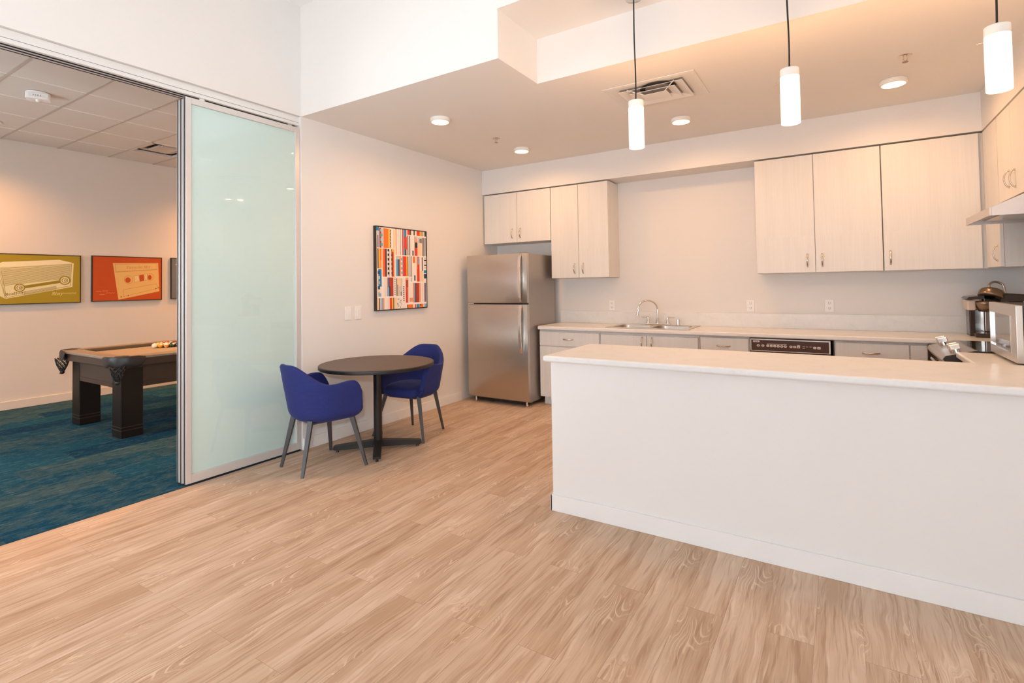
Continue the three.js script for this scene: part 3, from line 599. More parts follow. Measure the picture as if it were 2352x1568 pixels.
{
  const g = thing('coffee_maker', 'dark single-serve coffee maker with its lid lifted, in the corner', 'coffee maker', [5.02, HK, 0.28]);
  const b = mat(L(0.05, 0.038, 0.034), 0.2), br = mat(L(0.30, 0.21, 0.15), 0.25, { metalness: 0.7 }), sil = mat(L(0.50, 0.42, 0.36), 0.25, { metalness: 0.9 });
  P('drip_tray', box(4.885, 5.13, HK + 0.001, HK + 0.034, 0.19, 0.42, 0.006), b, g);
  P('column', box(4.97, 5.14, HK + 0.03, HK + 0.25, 0.10, 0.24, 0.012), sil, g);
  P('side_post', box(4.868, 4.905, HK + 0.001, HK + 0.225, 0.16, 0.30, 0.008), b, g);
  P('back_plate', box(4.90, 4.975, HK + 0.03, HK + 0.22, 0.15, 0.17, 0.003), M.chrome, g);
  P('water_tank', box(4.852, 4.905, HK + 0.215, HK + 0.30, 0.12, 0.34, 0.01), mat(L(0.62, 0.52, 0.44), 0.15), g, 'pale water tank');
  const tl = prismZ([[4.846, HK + 0.31], [4.862, HK + 0.326], [4.955, HK + 0.336], [4.955, HK + 0.31], [4.87, HK + 0.302]], 0.12, 0.36);
  P('tank_lid', tl, b, g);
  P('pod_holder', lathe(4.965, HK, 0.31, [[0.0001, 0.205], [0.04, 0.205], [0.06, 0.25], [0.066, 0.275], [0.060, 0.29], [0.0001, 0.285]], 28), br, g);
  const hd = lathe(0, 0, 0, [[0.0001, 0.0], [0.075, 0.0], [0.084, 0.012], [0.082, 0.05], [0.07, 0.066], [0.0001, 0.07]], 32); hd.rotateX(-0.35); hd.rotateZ(-0.28); hd.translate(5.005, HK + 0.315, 0.29);
  const head = P('brew_head', hd, br, g, 'bronze lid tilted open');
  const cav = cyl(0, -0.004, 0.004, 0, 0.066, 0.066, 28); cav.rotateX(-0.35); cav.rotateZ(-0.28); cav.translate(5.005, HK + 0.314, 0.292);
  P('cavity', cav, M.blackGloss, head);
  P('throat', box(4.955, 5.10, HK + 0.25, HK + 0.33, 0.16, 0.27, 0.02), b, g);
  P('lift_handle', tube([[5.0, HK + 0.38, 0.30], [5.005, HK + 0.425, 0.28], [5.04, HK + 0.445, 0.26], [5.085, HK + 0.425, 0.26], [5.10, HK + 0.34, 0.27]], 0.008, 30, 10), sil, g);
  P('rear_housing', prismZ([[5.06, HK + 0.30], [5.07, HK + 0.355], [5.20, HK + 0.345], [5.205, HK + 0.29], [5.06, HK + 0.285]], 0.10, 0.32), b, g);
  P('rear_tank', box(5.12, 5.20, HK + 0.001, HK + 0.29, 0.10, 0.30, 0.01), b, g);
}
/* ------------------------------------------------------------------ ceiling fittings */
{
  const cx = 2.79, cz = 1.885, hx = 0.345, hz = 0.272;
  const g = thing('air_diffuser', 'white square stepped air vent in the kitchen ceiling', 'air vent', [cx, YC, cz]);
  const m = mat(L(0.80, 0.78, 0.75), 0.5, { side: THREE.DoubleSide });
  const frame = (ax, az, y0, bx_, bz, y1, t = 0.004) => { // sloped square ring, with thickness
    const q = [[-1, -1], [1, -1], [1, 1], [-1, 1]], out = [];
    for (let i = 0; i < 4; i++) {
      const [s, u] = q[i], [s2, u2] = q[(i + 1) % 4];
      const V = [[cx + s * ax, y0, cz + u * az], [cx + s2 * ax, y0, cz + u2 * az], [cx + s2 * bx_, y1, cz + u2 * bz], [cx + s * bx_, y1, cz + u * bz]];
      const T = V.map(([x, y, z]) => [x, y + t, z]);
      const all = [...V, ...T].flat(), gg = new THREE.BufferGeometry();
      gg.setAttribute('position', new THREE.Float32BufferAttribute(all, 3));
      gg.setIndex([0, 1, 2, 0, 2, 3, 4, 6, 5, 4, 7, 6, 0, 4, 5, 0, 5, 1, 2, 6, 7, 2, 7, 3, 1, 5, 6, 1, 6, 2, 3, 7, 4, 3, 4, 0]);
      const ng = gg.toNonIndexed(); ng.computeVertexNormals(); ng.setAttribute('uv', new THREE.Float32BufferAttribute(new Float32Array(ng.attributes.position.count * 2), 2)); out.push(ng);
    }
    return out;
  };
  P('flange', frame(hx, hz, YC - 0.006, hx - 0.03, hz - 0.03, YC - 0.008), m, g);
  P('outer_cone', frame(hx - 0.03, hz - 0.03, YC - 0.008, hx - 0.10, hz - 0.085, YC - 0.003), m, g);
  P('backing', box(cx - hx + 0.06, cx + hx - 0.06, YC - 0.0025, YC - 0.001, cz - hz + 0.06, cz + hz - 0.06), mat(L(0.45, 0.42, 0.40), 0.7), g);
  P('vane', frame(hx - 0.10, hz - 0.075, YC - 0.026, hx - 0.17, hz - 0.13, YC - 0.006, 0.003), m, g);
  P('vane', frame(hx - 0.17, hz - 0.135, YC - 0.034, hx - 0.24, hz - 0.20, YC - 0.012, 0.003), m, g);
  const duct = new THREE.TorusGeometry(0.12, 0.02, 8, 40, Math.PI); duct.rotateX(-Math.PI / 2); duct.scale(1, 0.3, 1); duct.rotateY(Math.PI); duct.translate(cx + 0.04, YC - 0.012, cz + 0.085);
  P('duct_collar', duct, M.black, g);
  P('core_panel', box(cx - 0.10, cx + 0.10, YC - 0.040, YC - 0.037, cz - 0.075, cz + 0.075, 0.001), m, g);
  for (const s of [-1, 1]) P('strut', rod([cx + s * 0.07, YC - 0.036, cz + 0.05], [cx + s * 0.18, YC - 0.012, cz + 0.18], 0.004), m, g);
}
function sprinkler(x, z, label) {
  const g = thing('fire_sprinkler', label, 'sprinkler', [x, YC, z], 0, 'ceiling sprinklers');
  P('escutcheon', lathe(x, YC, z, [[0.0001, -0.006], [0.03, -0.006], [0.038, -0.003], [0.04, 0]]), M.nickel, g);
  P('frame', [rod([x - 0.008, YC - 0.005, z], [x - 0.012, YC - 0.028, z], 0.003), rod([x + 0.008, YC - 0.005, z], [x + 0.012, YC - 0.028, z], 0.003), rod([x - 0.012, YC - 0.028, z], [x, YC - 0.04, z], 0.003), rod([x + 0.012, YC - 0.028, z], [x, YC - 0.04, z], 0.003)], M.nickel, g);
  P('deflector', cyl(x, YC - 0.044, YC - 0.041, z, 0.018, 0.018, 16), mat(L(0.35, 0.25, 0.2), 0.4, { metalness: 0.8 }), g);
}
sprinkler(1.018, 1.519, 'small sprinkler head between the two left disc lights');
sprinkler(4.39, 1.557, 'small sprinkler head near the right-hand disc light');
{ // strobe
  const x = -2.305, z = 4.245, y = YG;
  const g = thing('fire_alarm_strobe', 'white fire alarm strobe on the game room ceiling', 'fire alarm', [x, y, z]);
  P('base', lathe(x, y, z, [[0.0001, -0.012], [0.085, -0.012], [0.09, 0]]), M.white, g);
  const s = new THREE.Shape(); const w = 0.085, h = 0.05, r = 0.03; s.moveTo(-w + r, -h); s.lineTo(w - r, -h); s.quadraticCurveTo(w, -h, w, -h + r); s.lineTo(w, h - r); s.quadraticCurveTo(w, h, w - r, h); s.lineTo(-w + r, h); s.quadraticCurveTo(-w, h, -w, h - r); s.lineTo(-w, -h + r); s.quadraticCurveTo(-w, -h, -w + r, -h);
  const e = new THREE.ExtrudeGeometry(s, { depth: 0.05, bevelEnabled: true, bevelSize: 0.004, bevelThickness: 0.004, bevelSegments: 2 });
  e.rotateX(Math.PI / 2); e.rotateY(1.15); e.translate(x, y - 0.008, z);
  const hs = P('housing', e, M.white, g);
  const tx = canvasTex(256, 64, (c, W, H) => { c.fillStyle = '#e9e6e2'; c.fillRect(0, 0, W, H); c.fillStyle = '#8d8078'; c.font = 'bold 44px sans-serif'; c.textAlign = 'center'; c.textBaseline = 'middle'; c.fillText('F I R E', W / 2, H / 2 + 2); });
  const pl = new THREE.PlaneGeometry(0.12, 0.03); pl.translate(0, -0.032, 0.0552); pl.rotateY(1.15); pl.translate(x, y, z);
  P('lettering', pl, mat(L(1, 1, 1), 0.5, { map: tx }), hs);
  P('strobe_lens', lathe(x, y, z, [[0.0001, -0.085], [0.018, -0.078], [0.024, -0.058]]), mat(L(0.8, 0.76, 0.7), 0.1, { clearcoat: 1 }), g);
}
{ // game room vent
  const x0 = -3.91, x1 = -3.26, z0 = 2.335, z1 = 2.875, cx = (x0 + x1) / 2, cz = (z0 + z1) / 2;
  const g = thing('air_diffuser', 'recessed air vent in the game room ceiling', 'air vent', [cx, YG, cz]);
  P('frame', [box(x0, x1, YG - 0.002, YG + 0.03, z0, z0 + 0.025), box(x0, x1, YG - 0.002, YG + 0.03, z1 - 0.025, z1), box(x0, x0 + 0.025, YG - 0.002, YG + 0.03, z0, z1), box(x1 - 0.025, x1, YG - 0.002, YG + 0.03, z0, z1)], mat(L(0.66, 0.6, 0.54), 0.5), g);
  P('plenum', box(x0, x1, YG + 0.09, YG + 0.098, z0, z1), M.dark, g);
  const f2 = mat(L(0.60, 0.52, 0.45), 0.5);
  for (const [k, y] of [[0.10, 0.05], [0.18, 0.03]]) P('vane', [box(x0 + k, x1 - k, YG + y - 0.02, YG + y, z0 + k - 0.03, z0 + k), box(x0 + k, x1 - k, YG + y - 0.02, YG + y, z1 - k, z1 - k + 0.03), box(x0 + k - 0.03, x0 + k, YG + y - 0.02, YG + y, z0 + k, z1 - k), box(x1 - k, x1 - k + 0.03, YG + y - 0.02, YG + y, z0 + k, z1 - k)], f2, g);
  P('core_panel', box(cx - 0.13, cx + 0.13, YG + 0.012, YG + 0.018, cz - 0.09, cz + 0.09), f2, g);
}
/* ------------------------------------------------------------------ plates on the walls */
function outlet(x, y, label) {
  const g = thing('wall_outlet', label, 'outlet', [x, y - 0.06, 0.002], 0, 'wall outlets above the worktop');
  P('plate', box(x - 0.038, x + 0.038, y - 0.062, y + 0.062, 0.0005, 0.007, 0.003), M.white, g);
  for (const s of [-1, 1]) {
    const r = P('receptacle', box(x - 0.017, x + 0.017, y + s * 0.025 - 0.016, y + s * 0.025 + 0.016, 0.006, 0.009, 0.006), M.white, g);
    P('slot', [box(x - 0.0085, x - 0.0055, y + s * 0.025 - 0.002, y + s * 0.025 + 0.009, 0.0085, 0.0096), box(x + 0.0055, x + 0.0085, y + s * 0.025 - 0.002, y + s * 0.025 + 0.009, 0.0085, 0.0096), box(x - 0.0025, x + 0.0025, y + s * 0.025 - 0.011, y + s * 0.025 - 0.006, 0.0085, 0.0096)], M.slot, r);
  }
}
outlet(1.649, 1.139, 'white double outlet left of the faucet');
outlet(3.177, 1.145, 'white double outlet above the dishwasher, left of the other one');
outlet(3.881, 1.15, 'white double outlet furthest from the faucet');
function wallSwitch(z, y, label) {
  const g = thing('light_switch', label, 'light switch', [0.002, y - 0.06, z], 0, 'light switches by the glass panel');
  P('plate', box(0.0005, 0.007, y - 0.063, y + 0.063, z - 0.038, z + 0.038, 0.003), M.white, g);
  P('rocker', box(0.005, 0.0105, y - 0.033, y + 0.033, z - 0.016, z + 0.016, 0.002), M.white, g);
}
wallSwitch(2.595, 1.156, 'white rocker light switch nearer the glass panel');
wallSwitch(2.472, 1.157, 'white rocker light switch nearer the abstract canvas');

/* ------------------------------------------------------------------ pictures */
function canvasPrint(name, label, x, y0, y1, za, zb, depth, tex, group) {          // hangs on a wall that faces +x, seen with za on the right
  const g = thing(name, label, 'picture', [x, y0, (za + zb) / 2], 0, group);
  const t = 0.010;
  P('frame', [box(x, x + depth, y0, y0 + t, za, zb), box(x, x + depth, y1 - t, y1, za, zb), box(x, x + depth, y0 + t, y1 - t, za, za + t), box(x, x + depth, y0 + t, y1 - t, zb - t, zb)], M.canvasFrame, g, 'thin black frame');
  const p = new THREE.BoxGeometry(0.012, y1 - y0 - 2 * t, zb - za - 2 * t); p.translate(x + depth - 0.009, (y0 + y1) / 2, (za + zb) / 2);
  P('print', p, mat(L(1, 1, 1), 0.6, { map: tex }), g);
}
const abstractTex = canvasTex(760, 860, (c, W, H) => {
  const R = (u0, v0, u1, v1, col) => { c.fillStyle = col; c.fillRect(u0 * W, v0 * H, (u1 - u0) * W + 0.7, (v1 - v0) * H + 0.7); };
  const bars = (u0, u1, v0, v1, list) => { let tot = 0; for (const [w] of list) tot += w; let u = u0; for (const [w, col] of list) { const n = u + (u1 - u0) * w / tot; R(u, v0, n, v1, col); u = n; } };
  const wins = (u0, u1, v0, v1, n, cols, fill = 0.6) => { for (let i = 0; i < n; i++) { const a = v0 + (v1 - v0) * i / n; R(u0, a, u1, a + (v1 - v0) / n * fill, cols[i % cols.length]); } };
  const wh = '#f7ece2', or = '#f47b2c', rd = '#e4402a', br = '#b4432f', bl = '#1d86c0', db = '#20405f', ye = '#f7b92a', gr = '#cfcac8', bk = '#2b2a30', cr = '#f5d6ae', pk = '#f0a27d', pu = '#5b4450', lb = '#86b4d8';
  R(0, 0, 1, 1, wh);
  bars(0, 0.25, 0.01, 0.25, [[1.6, wh], [1, lb], [1, wh], [1.4, '#7c2d3a'], [1, rd], [2.6, gr], [0.5, or], [5, or], [2, ye]]);
  R(0.0, 0.0, 0.05, 0.045, bl); wins(0.075, 0.115, 0.02, 0.25, 4, ['#a9cbe4', '#5cb0c4']); R(0.02, 0.1, 0.035, 0.25, db);
  bars(0.26, 0.36, 0.02, 0.25, [[1, bk], [4, wh], [3, cr], [1, wh]]); wins(0.255, 0.27, 0.02, 0.25, 6, [bk]);
  bars(0.36, 0.6, 0.0, 0.33, [[1, pk], [2, wh], [0.3, gr], [1.4, wh], [0.3, bk], [1.5, wh], [1, rd], [1.2, lb], [1.6, bl], [0.6, or], [0.8, wh]]);
  R(0.53, 0.09, 0.59, 0.25, rd); R(0.545, 0.25, 0.56, 0.33, bk);
  bars(0.6, 1.0, 0.0, 0.06, [[1.4, rd], [1, pu], [1.6, wh], [0.8, bk], [1.2, wh], [1.8, rd], [0.6, or], [1, ye], [0.5, bl], [1.4, cr], [1, db]]);
  bars(0.6, 0.76, 0.07, 0.33, [[0.5, bk], [0.8, wh], [0.5, bk], [3, wh], [0.4, db]]); R(0.70, 0.26, 0.725, 0.33, db);
  R(0.755, 0.07, 0.81, 0.33, gr); R(0.76, 0.10, 0.81, 0.15, pk); R(0.76, 0.15, 0.81, 0.22, bk); R(0.755, 0.22, 0.81, 0.325, rd);
  R(0.82, 0.08, 0.93, 0.16, gr); R(0.86, 0.10, 0.88, 0.15, db); R(0.90, 0.10, 0.92, 0.15, db); R(0.82, 0.165, 0.90, 0.33, cr);
  bars(0.91, 1.0, 0.08, 0.33, [[1, bk], [1, wh], [1, db], [1, wh], [1, db], [0.8, wh], [0.8, bk]]);
  bars(0.0, 0.1, 0.26, 0.5, [[1, wh], [1, db], [1.6, ye], [2, or]]); R(0.07, 0.4, 0.1, 0.5, pk);
  bars(0.11, 0.35, 0.25, 0.6, [[2, or], [0.7, rd], [1.8, pu], [1.4, wh], [1.6, gr], [1.8, wh], [2, br], [1, or], [1, wh]]);
  wins(0.205, 0.235, 0.26, 0.6, 6, [bk], 0.5); wins(0.275, 0.295, 0.26, 0.6, 6, [bk], 0.5); R(0.285, 0.26, 0.32, 0.29, ye);
  bars(0.36, 0.61, 0.34, 0.59, [[1.6, lb], [1.2, bl], [0.6, bk], [1.2, or], [1.8, wh], [3.6, rd], [1.2, ye], [0.6, db]]); wins(0.465, 0.505, 0.36, 0.59, 4, ['#8fb8d6']); R(0.36, 0.34, 0.44, 0.38, gr);
  bars(0.62, 0.70, 0.33, 0.6, [[3, gr], [0.5, bk], [1, wh]]);
  R(0.71, 0.335, 0.76, 0.42, or); R(0.71, 0.42, 0.78, 0.66, wh); R(0.735, 0.58, 0.76, 0.65, db);
  bars(0.79, 0.85, 0.33, 0.66, [[1, or], [2, rd]]); R(0.81, 0.34, 0.84, 0.44, lb); R(0.80, 0.5, 0.845, 0.66, rd);
  bars(0.86, 0.94, 0.34, 0.52, [[2, wh], [1, db], [1, wh]]); R(0.86, 0.52, 0.93, 0.66, cr); wins(0.95, 1, 0.34, 0.5, 5, [gr, bk], 0.5); R(0.945, 0.51, 1, 0.55, bl); R(0.945, 0.56, 1, 0.62, db);
  R(0, 0.51, 0.09, 0.84, wh); R(0.03, 0.51, 0.09, 0.72, bl); wins(0.02, 0.06, 0.53, 0.84, 5, ['#28537c', gr, '#b8b2b0']); R(0.03, 0.8, 0.08, 0.84, lb);
  bars(0.11, 0.33, 0.61, 0.84, [[1.6, wh], [0.4, gr], [1, wh], [0.7, pk], [1, bl], [3.4, br], [0.8, wh]]); R(0.23, 0.72, 0.25, 0.84, bk); R(0.19, 0.73, 0.23, 0.84, lb); wins(0.335, 0.355, 0.6, 0.84, 9, [bk], 0.55);
  bars(0.37, 0.55, 0.62, 0.84, [[0.5, db], [3, cr], [1, gr], [2.5, wh]]); R(0.39, 0.70, 0.40, 0.84, bk); R(0.42, 0.72, 0.46, 0.84, gr); wins(0.505, 0.525, 0.72, 0.92, 8, [bk], 0.55); R(0.455, 0.79, 0.465, 0.84, db);
  bars(0.555, 0.61, 0.6, 0.93, [[2.2, rd], [0.6, gr]]); R(0.555, 0.6, 0.60, 0.64, pk); R(0.555, 0.64, 0.605, 0.73, br);
  R(0.62, 0.6, 0.70, 0.86, wh); R(0.665, 0.61, 0.68, 0.66, lb); R(0.63, 0.87, 0.70, 0.92, pk);
  bars(0.71, 1.0, 0.68, 0.93, [[0.8, or], [1, lb], [1, pu], [3, br], [1.6, pk], [1.6, wh], [0.4, gr], [1.6, wh], [0.8, br], [1, bl], [0.5, wh]]);
  bars(0.0, 0.37, 0.86, 1.0, [[1.6, cr], [0.6, bk], [1.4, gr], [1, lb], [1, pk], [2.6, wh], [0.3, gr], [1.2, wh], [1.6, rd], [1.2, ye], [0.6, db], [2, cr]]);
  for (let i = 0; i < 26; i++) { const u = 0.38 + 0.08 * hash(i, 1, 3), v = 0.86 + 0.12 * hash(i, 2, 3); R(u, v, u + 0.018, v + 0.008, i % 3 ? gr : bk); }
  bars(0.58, 1.0, 0.955, 1.0, [[0.6, bk], [4, or], [1.6, wh], [1, rd], [0.5, wh], [1.6, bl], [0.8, lb], [3, or], [0.8, wh], [2, lb]]); R(0.85, 0.96, 0.88, 0.975, bk);
  const lines = [[0, 0.255, 0.34, 0.255], [0.1, 0.25, 0.1, 0.85], [0.35, 0.33, 1, 0.33], [0.1, 0.605, 0.62, 0.605], [0, 0.85, 0.5, 0.85], [0.6, 0.945, 1, 0.945], [0.6, 0.065, 1, 0.065], [0.62, 0.67, 1, 0.67], [0.35, 0.25, 0.35, 0.86]];
  c.strokeStyle = '#fbf4ec'; c.lineWidth = 7; for (const [a, b, d, e] of lines) { c.beginPath(); c.moveTo(a * W, b * H); c.lineTo(d * W, e * H); c.stroke(); }
});
canvasPrint('abstract_canvas', 'abstract canvas of coloured vertical building blocks on the kitchen wall', 0.0005, 1.162, 2.026, 1.497, 2.266, 0.036, abstractTex);
const poly = (c, pts, fill, stroke, lw = 2) => { c.beginPath(); pts.forEach(([x, y], i) => i ? c.lineTo(x, y) : c.moveTo(x, y)); c.closePath(); if (fill) { c.fillStyle = fill; c.fill(); } if (stroke) { c.strokeStyle = stroke; c.lineWidth = lw; c.stroke(); } };
const radioTex = canvasTex(860, 620, (c) => {
  c.fillStyle = '#a58e1b'; c.fillRect(0, 0, 860, 620);
  const cream = '#e6d9a8', dk = '#77641a', ol = '#94801a';
  poly(c, [[20, 130], [90, 96], [640, 52], [792, 92], [778, 415], [118, 556], [40, 500]], cream);
  poly(c, [[20, 130], [90, 96], [640, 52], [792, 92], [766, 104], [60, 172]], '#efe3b8', dk, 2);
  poly(c, [[74, 180], [768, 112], [756, 402], [126, 540]], null, dk, 4);
  poly(c, [[30, 150], [60, 172], [118, 552]], null, dk, 3);
  c.strokeStyle = dk; c.lineWidth = 4;
  for (let i = 0; i < 17; i++) { const t = i / 17; c.beginPath(); c.moveTo(82 + t * 26, 196 + t * 206); c.lineTo(760 - t * 6, 126 + t * 178); c.stroke(); }
  c.strokeStyle = ol; c.lineWidth = 36; c.beginPath(); c.moveTo(250, 420); c.lineTo(690, 335); c.stroke();
  c.strokeStyle = dk; c.lineWidth = 3; for (let i = 0; i < 6; i++) { c.beginPath(); c.moveTo(290, 470 + i * 9); c.lineTo(610, 402 + i * 8); c.stroke(); }
  for (const [x, y, r] of [[248, 420, 52], [698, 328, 60]]) { c.fillStyle = ol; c.beginPath(); c.arc(x, y, r, 0, 7); c.fill(); c.fillStyle = cream; c.beginPath(); c.arc(x, y, r * 0.76, 0, 7); c.fill(); c.strokeStyle = dk; c.lineWidth = 6; c.beginPath(); c.arc(x, y, r * 0.5, 0, 7); c.stroke(); c.beginPath(); c.arc(x + 6, y, r * 0.2, 0, 7); c.stroke(); }
  c.fillStyle = dk; c.font = 'italic bold 44px serif'; c.save(); c.translate(112, 520); c.rotate(-0.16); c.fillText('Realtone', 0, 0); c.restore();
  c.fillStyle = '#dcd28a'; c.font = 'italic bold 54px serif'; c.fillText('Stay', 560, 520); c.font = 'italic 30px serif'; c.fillText('connected', 670, 508);
});
canvasPrint('radio_print', 'mustard green print of a retro radio', XG, 1.262, 1.882, 3.196, 4.058, 0.034, radioTex, 'retro prints in the game room');
const tapeTex = canvasTex(860, 620, (c) => {
  c.fillStyle = '#bd4a0e'; c.fillRect(0, 0, 860, 620);
  const cream = '#e3b76e', rd = '#bd4a0e';
  poly(c, [[235, 88], [818, 72], [835, 500], [305, 612]], cream);
  poly(c, [[262, 104], [800, 84], [800, 168], [272, 212]], null, '#a86b3a', 3);
  c.strokeStyle = '#a86b3a'; c.lineWidth = 3; c.beginPath(); c.moveTo(262, 218); c.lineTo(812, 175); c.stroke();
  c.fillStyle = '#b87a48'; c.font = 'italic 52px serif'; c.save(); c.translate(400, 168); c.rotate(-0.05); c.fillText('Favorite Mix', 0, 0); c.restore();
  for (const [x, y, rx, ry] of [[430, 325, 34, 44], [712, 285, 26, 40]]) { c.strokeStyle = rd; c.lineWidth = 3; c.beginPath(); c.ellipse(x, y, rx * 1.6, ry * 1.3, 0, 0, 7); c.stroke(); c.fillStyle = rd; c.beginPath(); c.ellipse(x - 8, y + 6, rx, ry * 0.9, 0, 0, 7); c.fill(); }
  poly(c, [[498, 268], [672, 240], [672, 330], [506, 362]], '#e8c88a', '#a86b3a', 3); poly(c, [[562, 262], [625, 250], [632, 340], [572, 352]], rd); c.beginPath(); c.strokeStyle = '#a86b3a'; c.arc(680, 290, 46, 2.2, 4.0); c.stroke();
  poly(c, [[365, 470], [795, 385], [812, 455], [362, 570]], null, '#a86b3a', 3);
  c.fillStyle = '#7d4420'; for (const [x, y] of [[338, 572], [425, 555], [782, 460], [822, 448]]) { c.beginPath(); c.moveTo(x - 12, y + 6); c.lineTo(x + 4, y - 12); c.lineTo(x + 14, y + 6); c.fill(); }
  c.strokeStyle = '#e07f45'; c.lineWidth = 5; for (const [x, y, w] of [[40, 488, 60], [110, 482, 70], [80, 530, 60], [150, 512, 110]]) { c.beginPath(); for (let i = 0; i <= 14; i++) { const px = x + w * i / 14, py = y + Math.sin(i * 1.7) * 6; i ? c.lineTo(px, py) : c.moveTo(px, py); } c.stroke(); }
});
canvasPrint('cassette_print', 'orange print of a cassette tape', XG, 1.268, 1.89, 2.221, 3.078, 0.034, tapeTex, 'retro prints in the game room');
const greyTex = canvasTex(400, 300, (c) => { c.fillStyle = '#6f7479'; c.fillRect(0, 0, 400, 300); c.fillStyle = '#a9adb0'; c.fillRect(24, 40, 60, 8); });
canvasPrint('grey_print', 'grey print cut off by the glass panels', XG, 1.276, 1.892, 1.24, 2.097, 0.034, greyTex, 'retro prints in the game room');

/* ------------------------------------------------------------------ table and chairs */
{
  const cx = 0.55, cz = 2.745;
  const g = thing('round_table', 'round dark pedestal table between the two blue chairs', 'table', [cx, 0, cz]);
  P('table_top', lathe(cx, 0, cz, [[0.0001, 0.747], [0.478, 0.747]], 96), M.tableTop, g, 'dark brown laminate top');
  P('edge_band', lathe(cx, 0, cz, [[0.478, 0.747], [0.486, 0.745], [0.488, 0.741], [0.488, 0.720], [0.484, 0.717], [0.0001, 0.717]], 96), M.black, g, 'black edge band');
  P('column', cyl(cx, 0.06, 0.70, cz, 0.036, 0.036, 32), mat(L(0.012, 0.012, 0.013), 0.3), g);
  P('top_plate', box(cx - 0.2, cx + 0.2, 0.70, 0.717, cz - 0.2, cz + 0.2, 0.004), M.black, g);
  P('hub', lathe(cx, 0, cz, [[0.055, 0.03], [0.055, 0.07], [0.04, 0.085]], 28), M.black, g);
  for (let k = 0; k < 4; k++) {
    const a = Math.PI / 4 + k * Math.PI / 2, len = 0.372;
    const s = prismZ([[0, 0.028], [len - 0.02, 0.022], [len, 0.03], [len, 0.045], [len - 0.015, 0.055], [0.05, 0.082], [0, 0.082]], -0.032, 0.032);
    s.rotateY(-a); s.translate(cx, 0, cz);
    const arm = P('foot_arm', s, M.black, g);
    P('leveller', [cyl(cx + Math.cos(a) * (len - 0.035), 0.001, 0.024, cz + Math.sin(a) * (len - 0.035), 0.013, 0.009, 14)], M.blackGloss, arm);
  }
}
function shellGeometry() {
  // plan: a U that is wider at the top; s runs from one arm tip round the back to the other
  const NS = 64, pos = [], ring = [];
  const plan = (s, a, zb, zf) => { // half width a, back at zb, arm tips at zf
    const straight = zf - (zb + a * 0.92), arc = Math.PI * a * 0.96, total = 2 * straight + arc, d = (s + 1) / 2 * total;
    if (d < straight) return [-a, zf - d];
    if (d > total - straight) return [a, zf - (total - d)];
    const t = (d - straight) / arc * Math.PI;
    return [-a * Math.cos(t), zb + a * 0.92 - a * 0.92 * Math.sin(t)];
  };
  const top = s => { const k = Math.abs(s); const y = 0.672 + 0.150 * (1 - sstep(0.10, 0.56, k)) + 0.014 * Math.exp(-Math.pow((k - 0.80) / 0.12, 2)); const e = Math.max(0, (k - 0.86) / 0.14); return y - (y - 0.46) * (1 - Math.sqrt(Math.max(0, 1 - e * e))); };
  const Y0 = 0.372;
  for (let i = 0; i <= NS; i++) {
    const s = -1 + 2 * i / NS, yT = top(s), row = [], TH = 0.042;
    const put = (v, inset) => { // v: 0 bottom .. 1 top
      const y = Y0 + (yT - Y0) * v, h = y - Y0, tuck = Math.sqrt(Math.max(0, 1 - Math.pow(1 - Math.min(1, h / 0.085), 2))), full = h / 0.45;
      const a = 0.175 + 0.085 * tuck + 0.045 * Math.min(1, full * 1.6) + 0.01 * full - inset, zb = -0.135 - 0.085 * tuck - 0.078 * full + inset, zf = 0.12 + 0.095 * tuck + 0.01 * full;
      const [x, z] = plan(s, a, zb, zf); row.push([x, y, z]);
    };
    for (let j = 0; j <= 12; j++) put(Math.pow(j / 12, 1.5) * 0.96, 0);
    const yr = 0.018 / Math.max(0.1, yT - Y0);
    put(1 - yr * 0.4, 0.006); put(1, TH * 0.3); put(1, TH * 0.7); put(1 - yr * 0.4, TH - 0.006);
    for (let j = 12; j >= 0; j--) put(Math.pow(j / 12, 1.5) * 0.96, TH);
    ring.push(row);
  }
  const n = ring[0].length, idx = [];
  ring.forEach(r => r.forEach(p => pos.push(...p)));
  for (let i = 0; i < NS; i++) for (let j = 0; j < n; j++) { const j2 = (j + 1) % n, A = i * n + j, B = i * n + j2, C = A + n, D = B + n; idx.push(A, B, C, B, D, C); }
  for (const i of [0, NS]) { const half = n / 2 | 0; for (let j = 0; j < half; j++) { const A = i * n + j, B = i * n + j + 1, C = i * n + n - 1 - j, D = i * n + n - 2 - j; if (j + 1 < n - 2 - j) { if (i) idx.push(A, B, C, B, D, C); else idx.push(A, C, B, B, C, D); } } }
  const g = new THREE.BufferGeometry(); g.setAttribute('position', new THREE.Float32BufferAttribute(pos, 3)); g.setIndex(idx); g.computeVertexNormals();
  return metreUVkeep(g);
}
function metreUVkeep(g) { const p = g.attributes.position, uv = new Float32Array(p.count * 2); for (let i = 0; i < p.count; i++) { uv[2 * i] = p.getX(i) + p.getZ(i); uv[2 * i + 1] = p.getY(i); } g.setAttribute('uv', new THREE.BufferAttribute(uv, 2)); return g; }
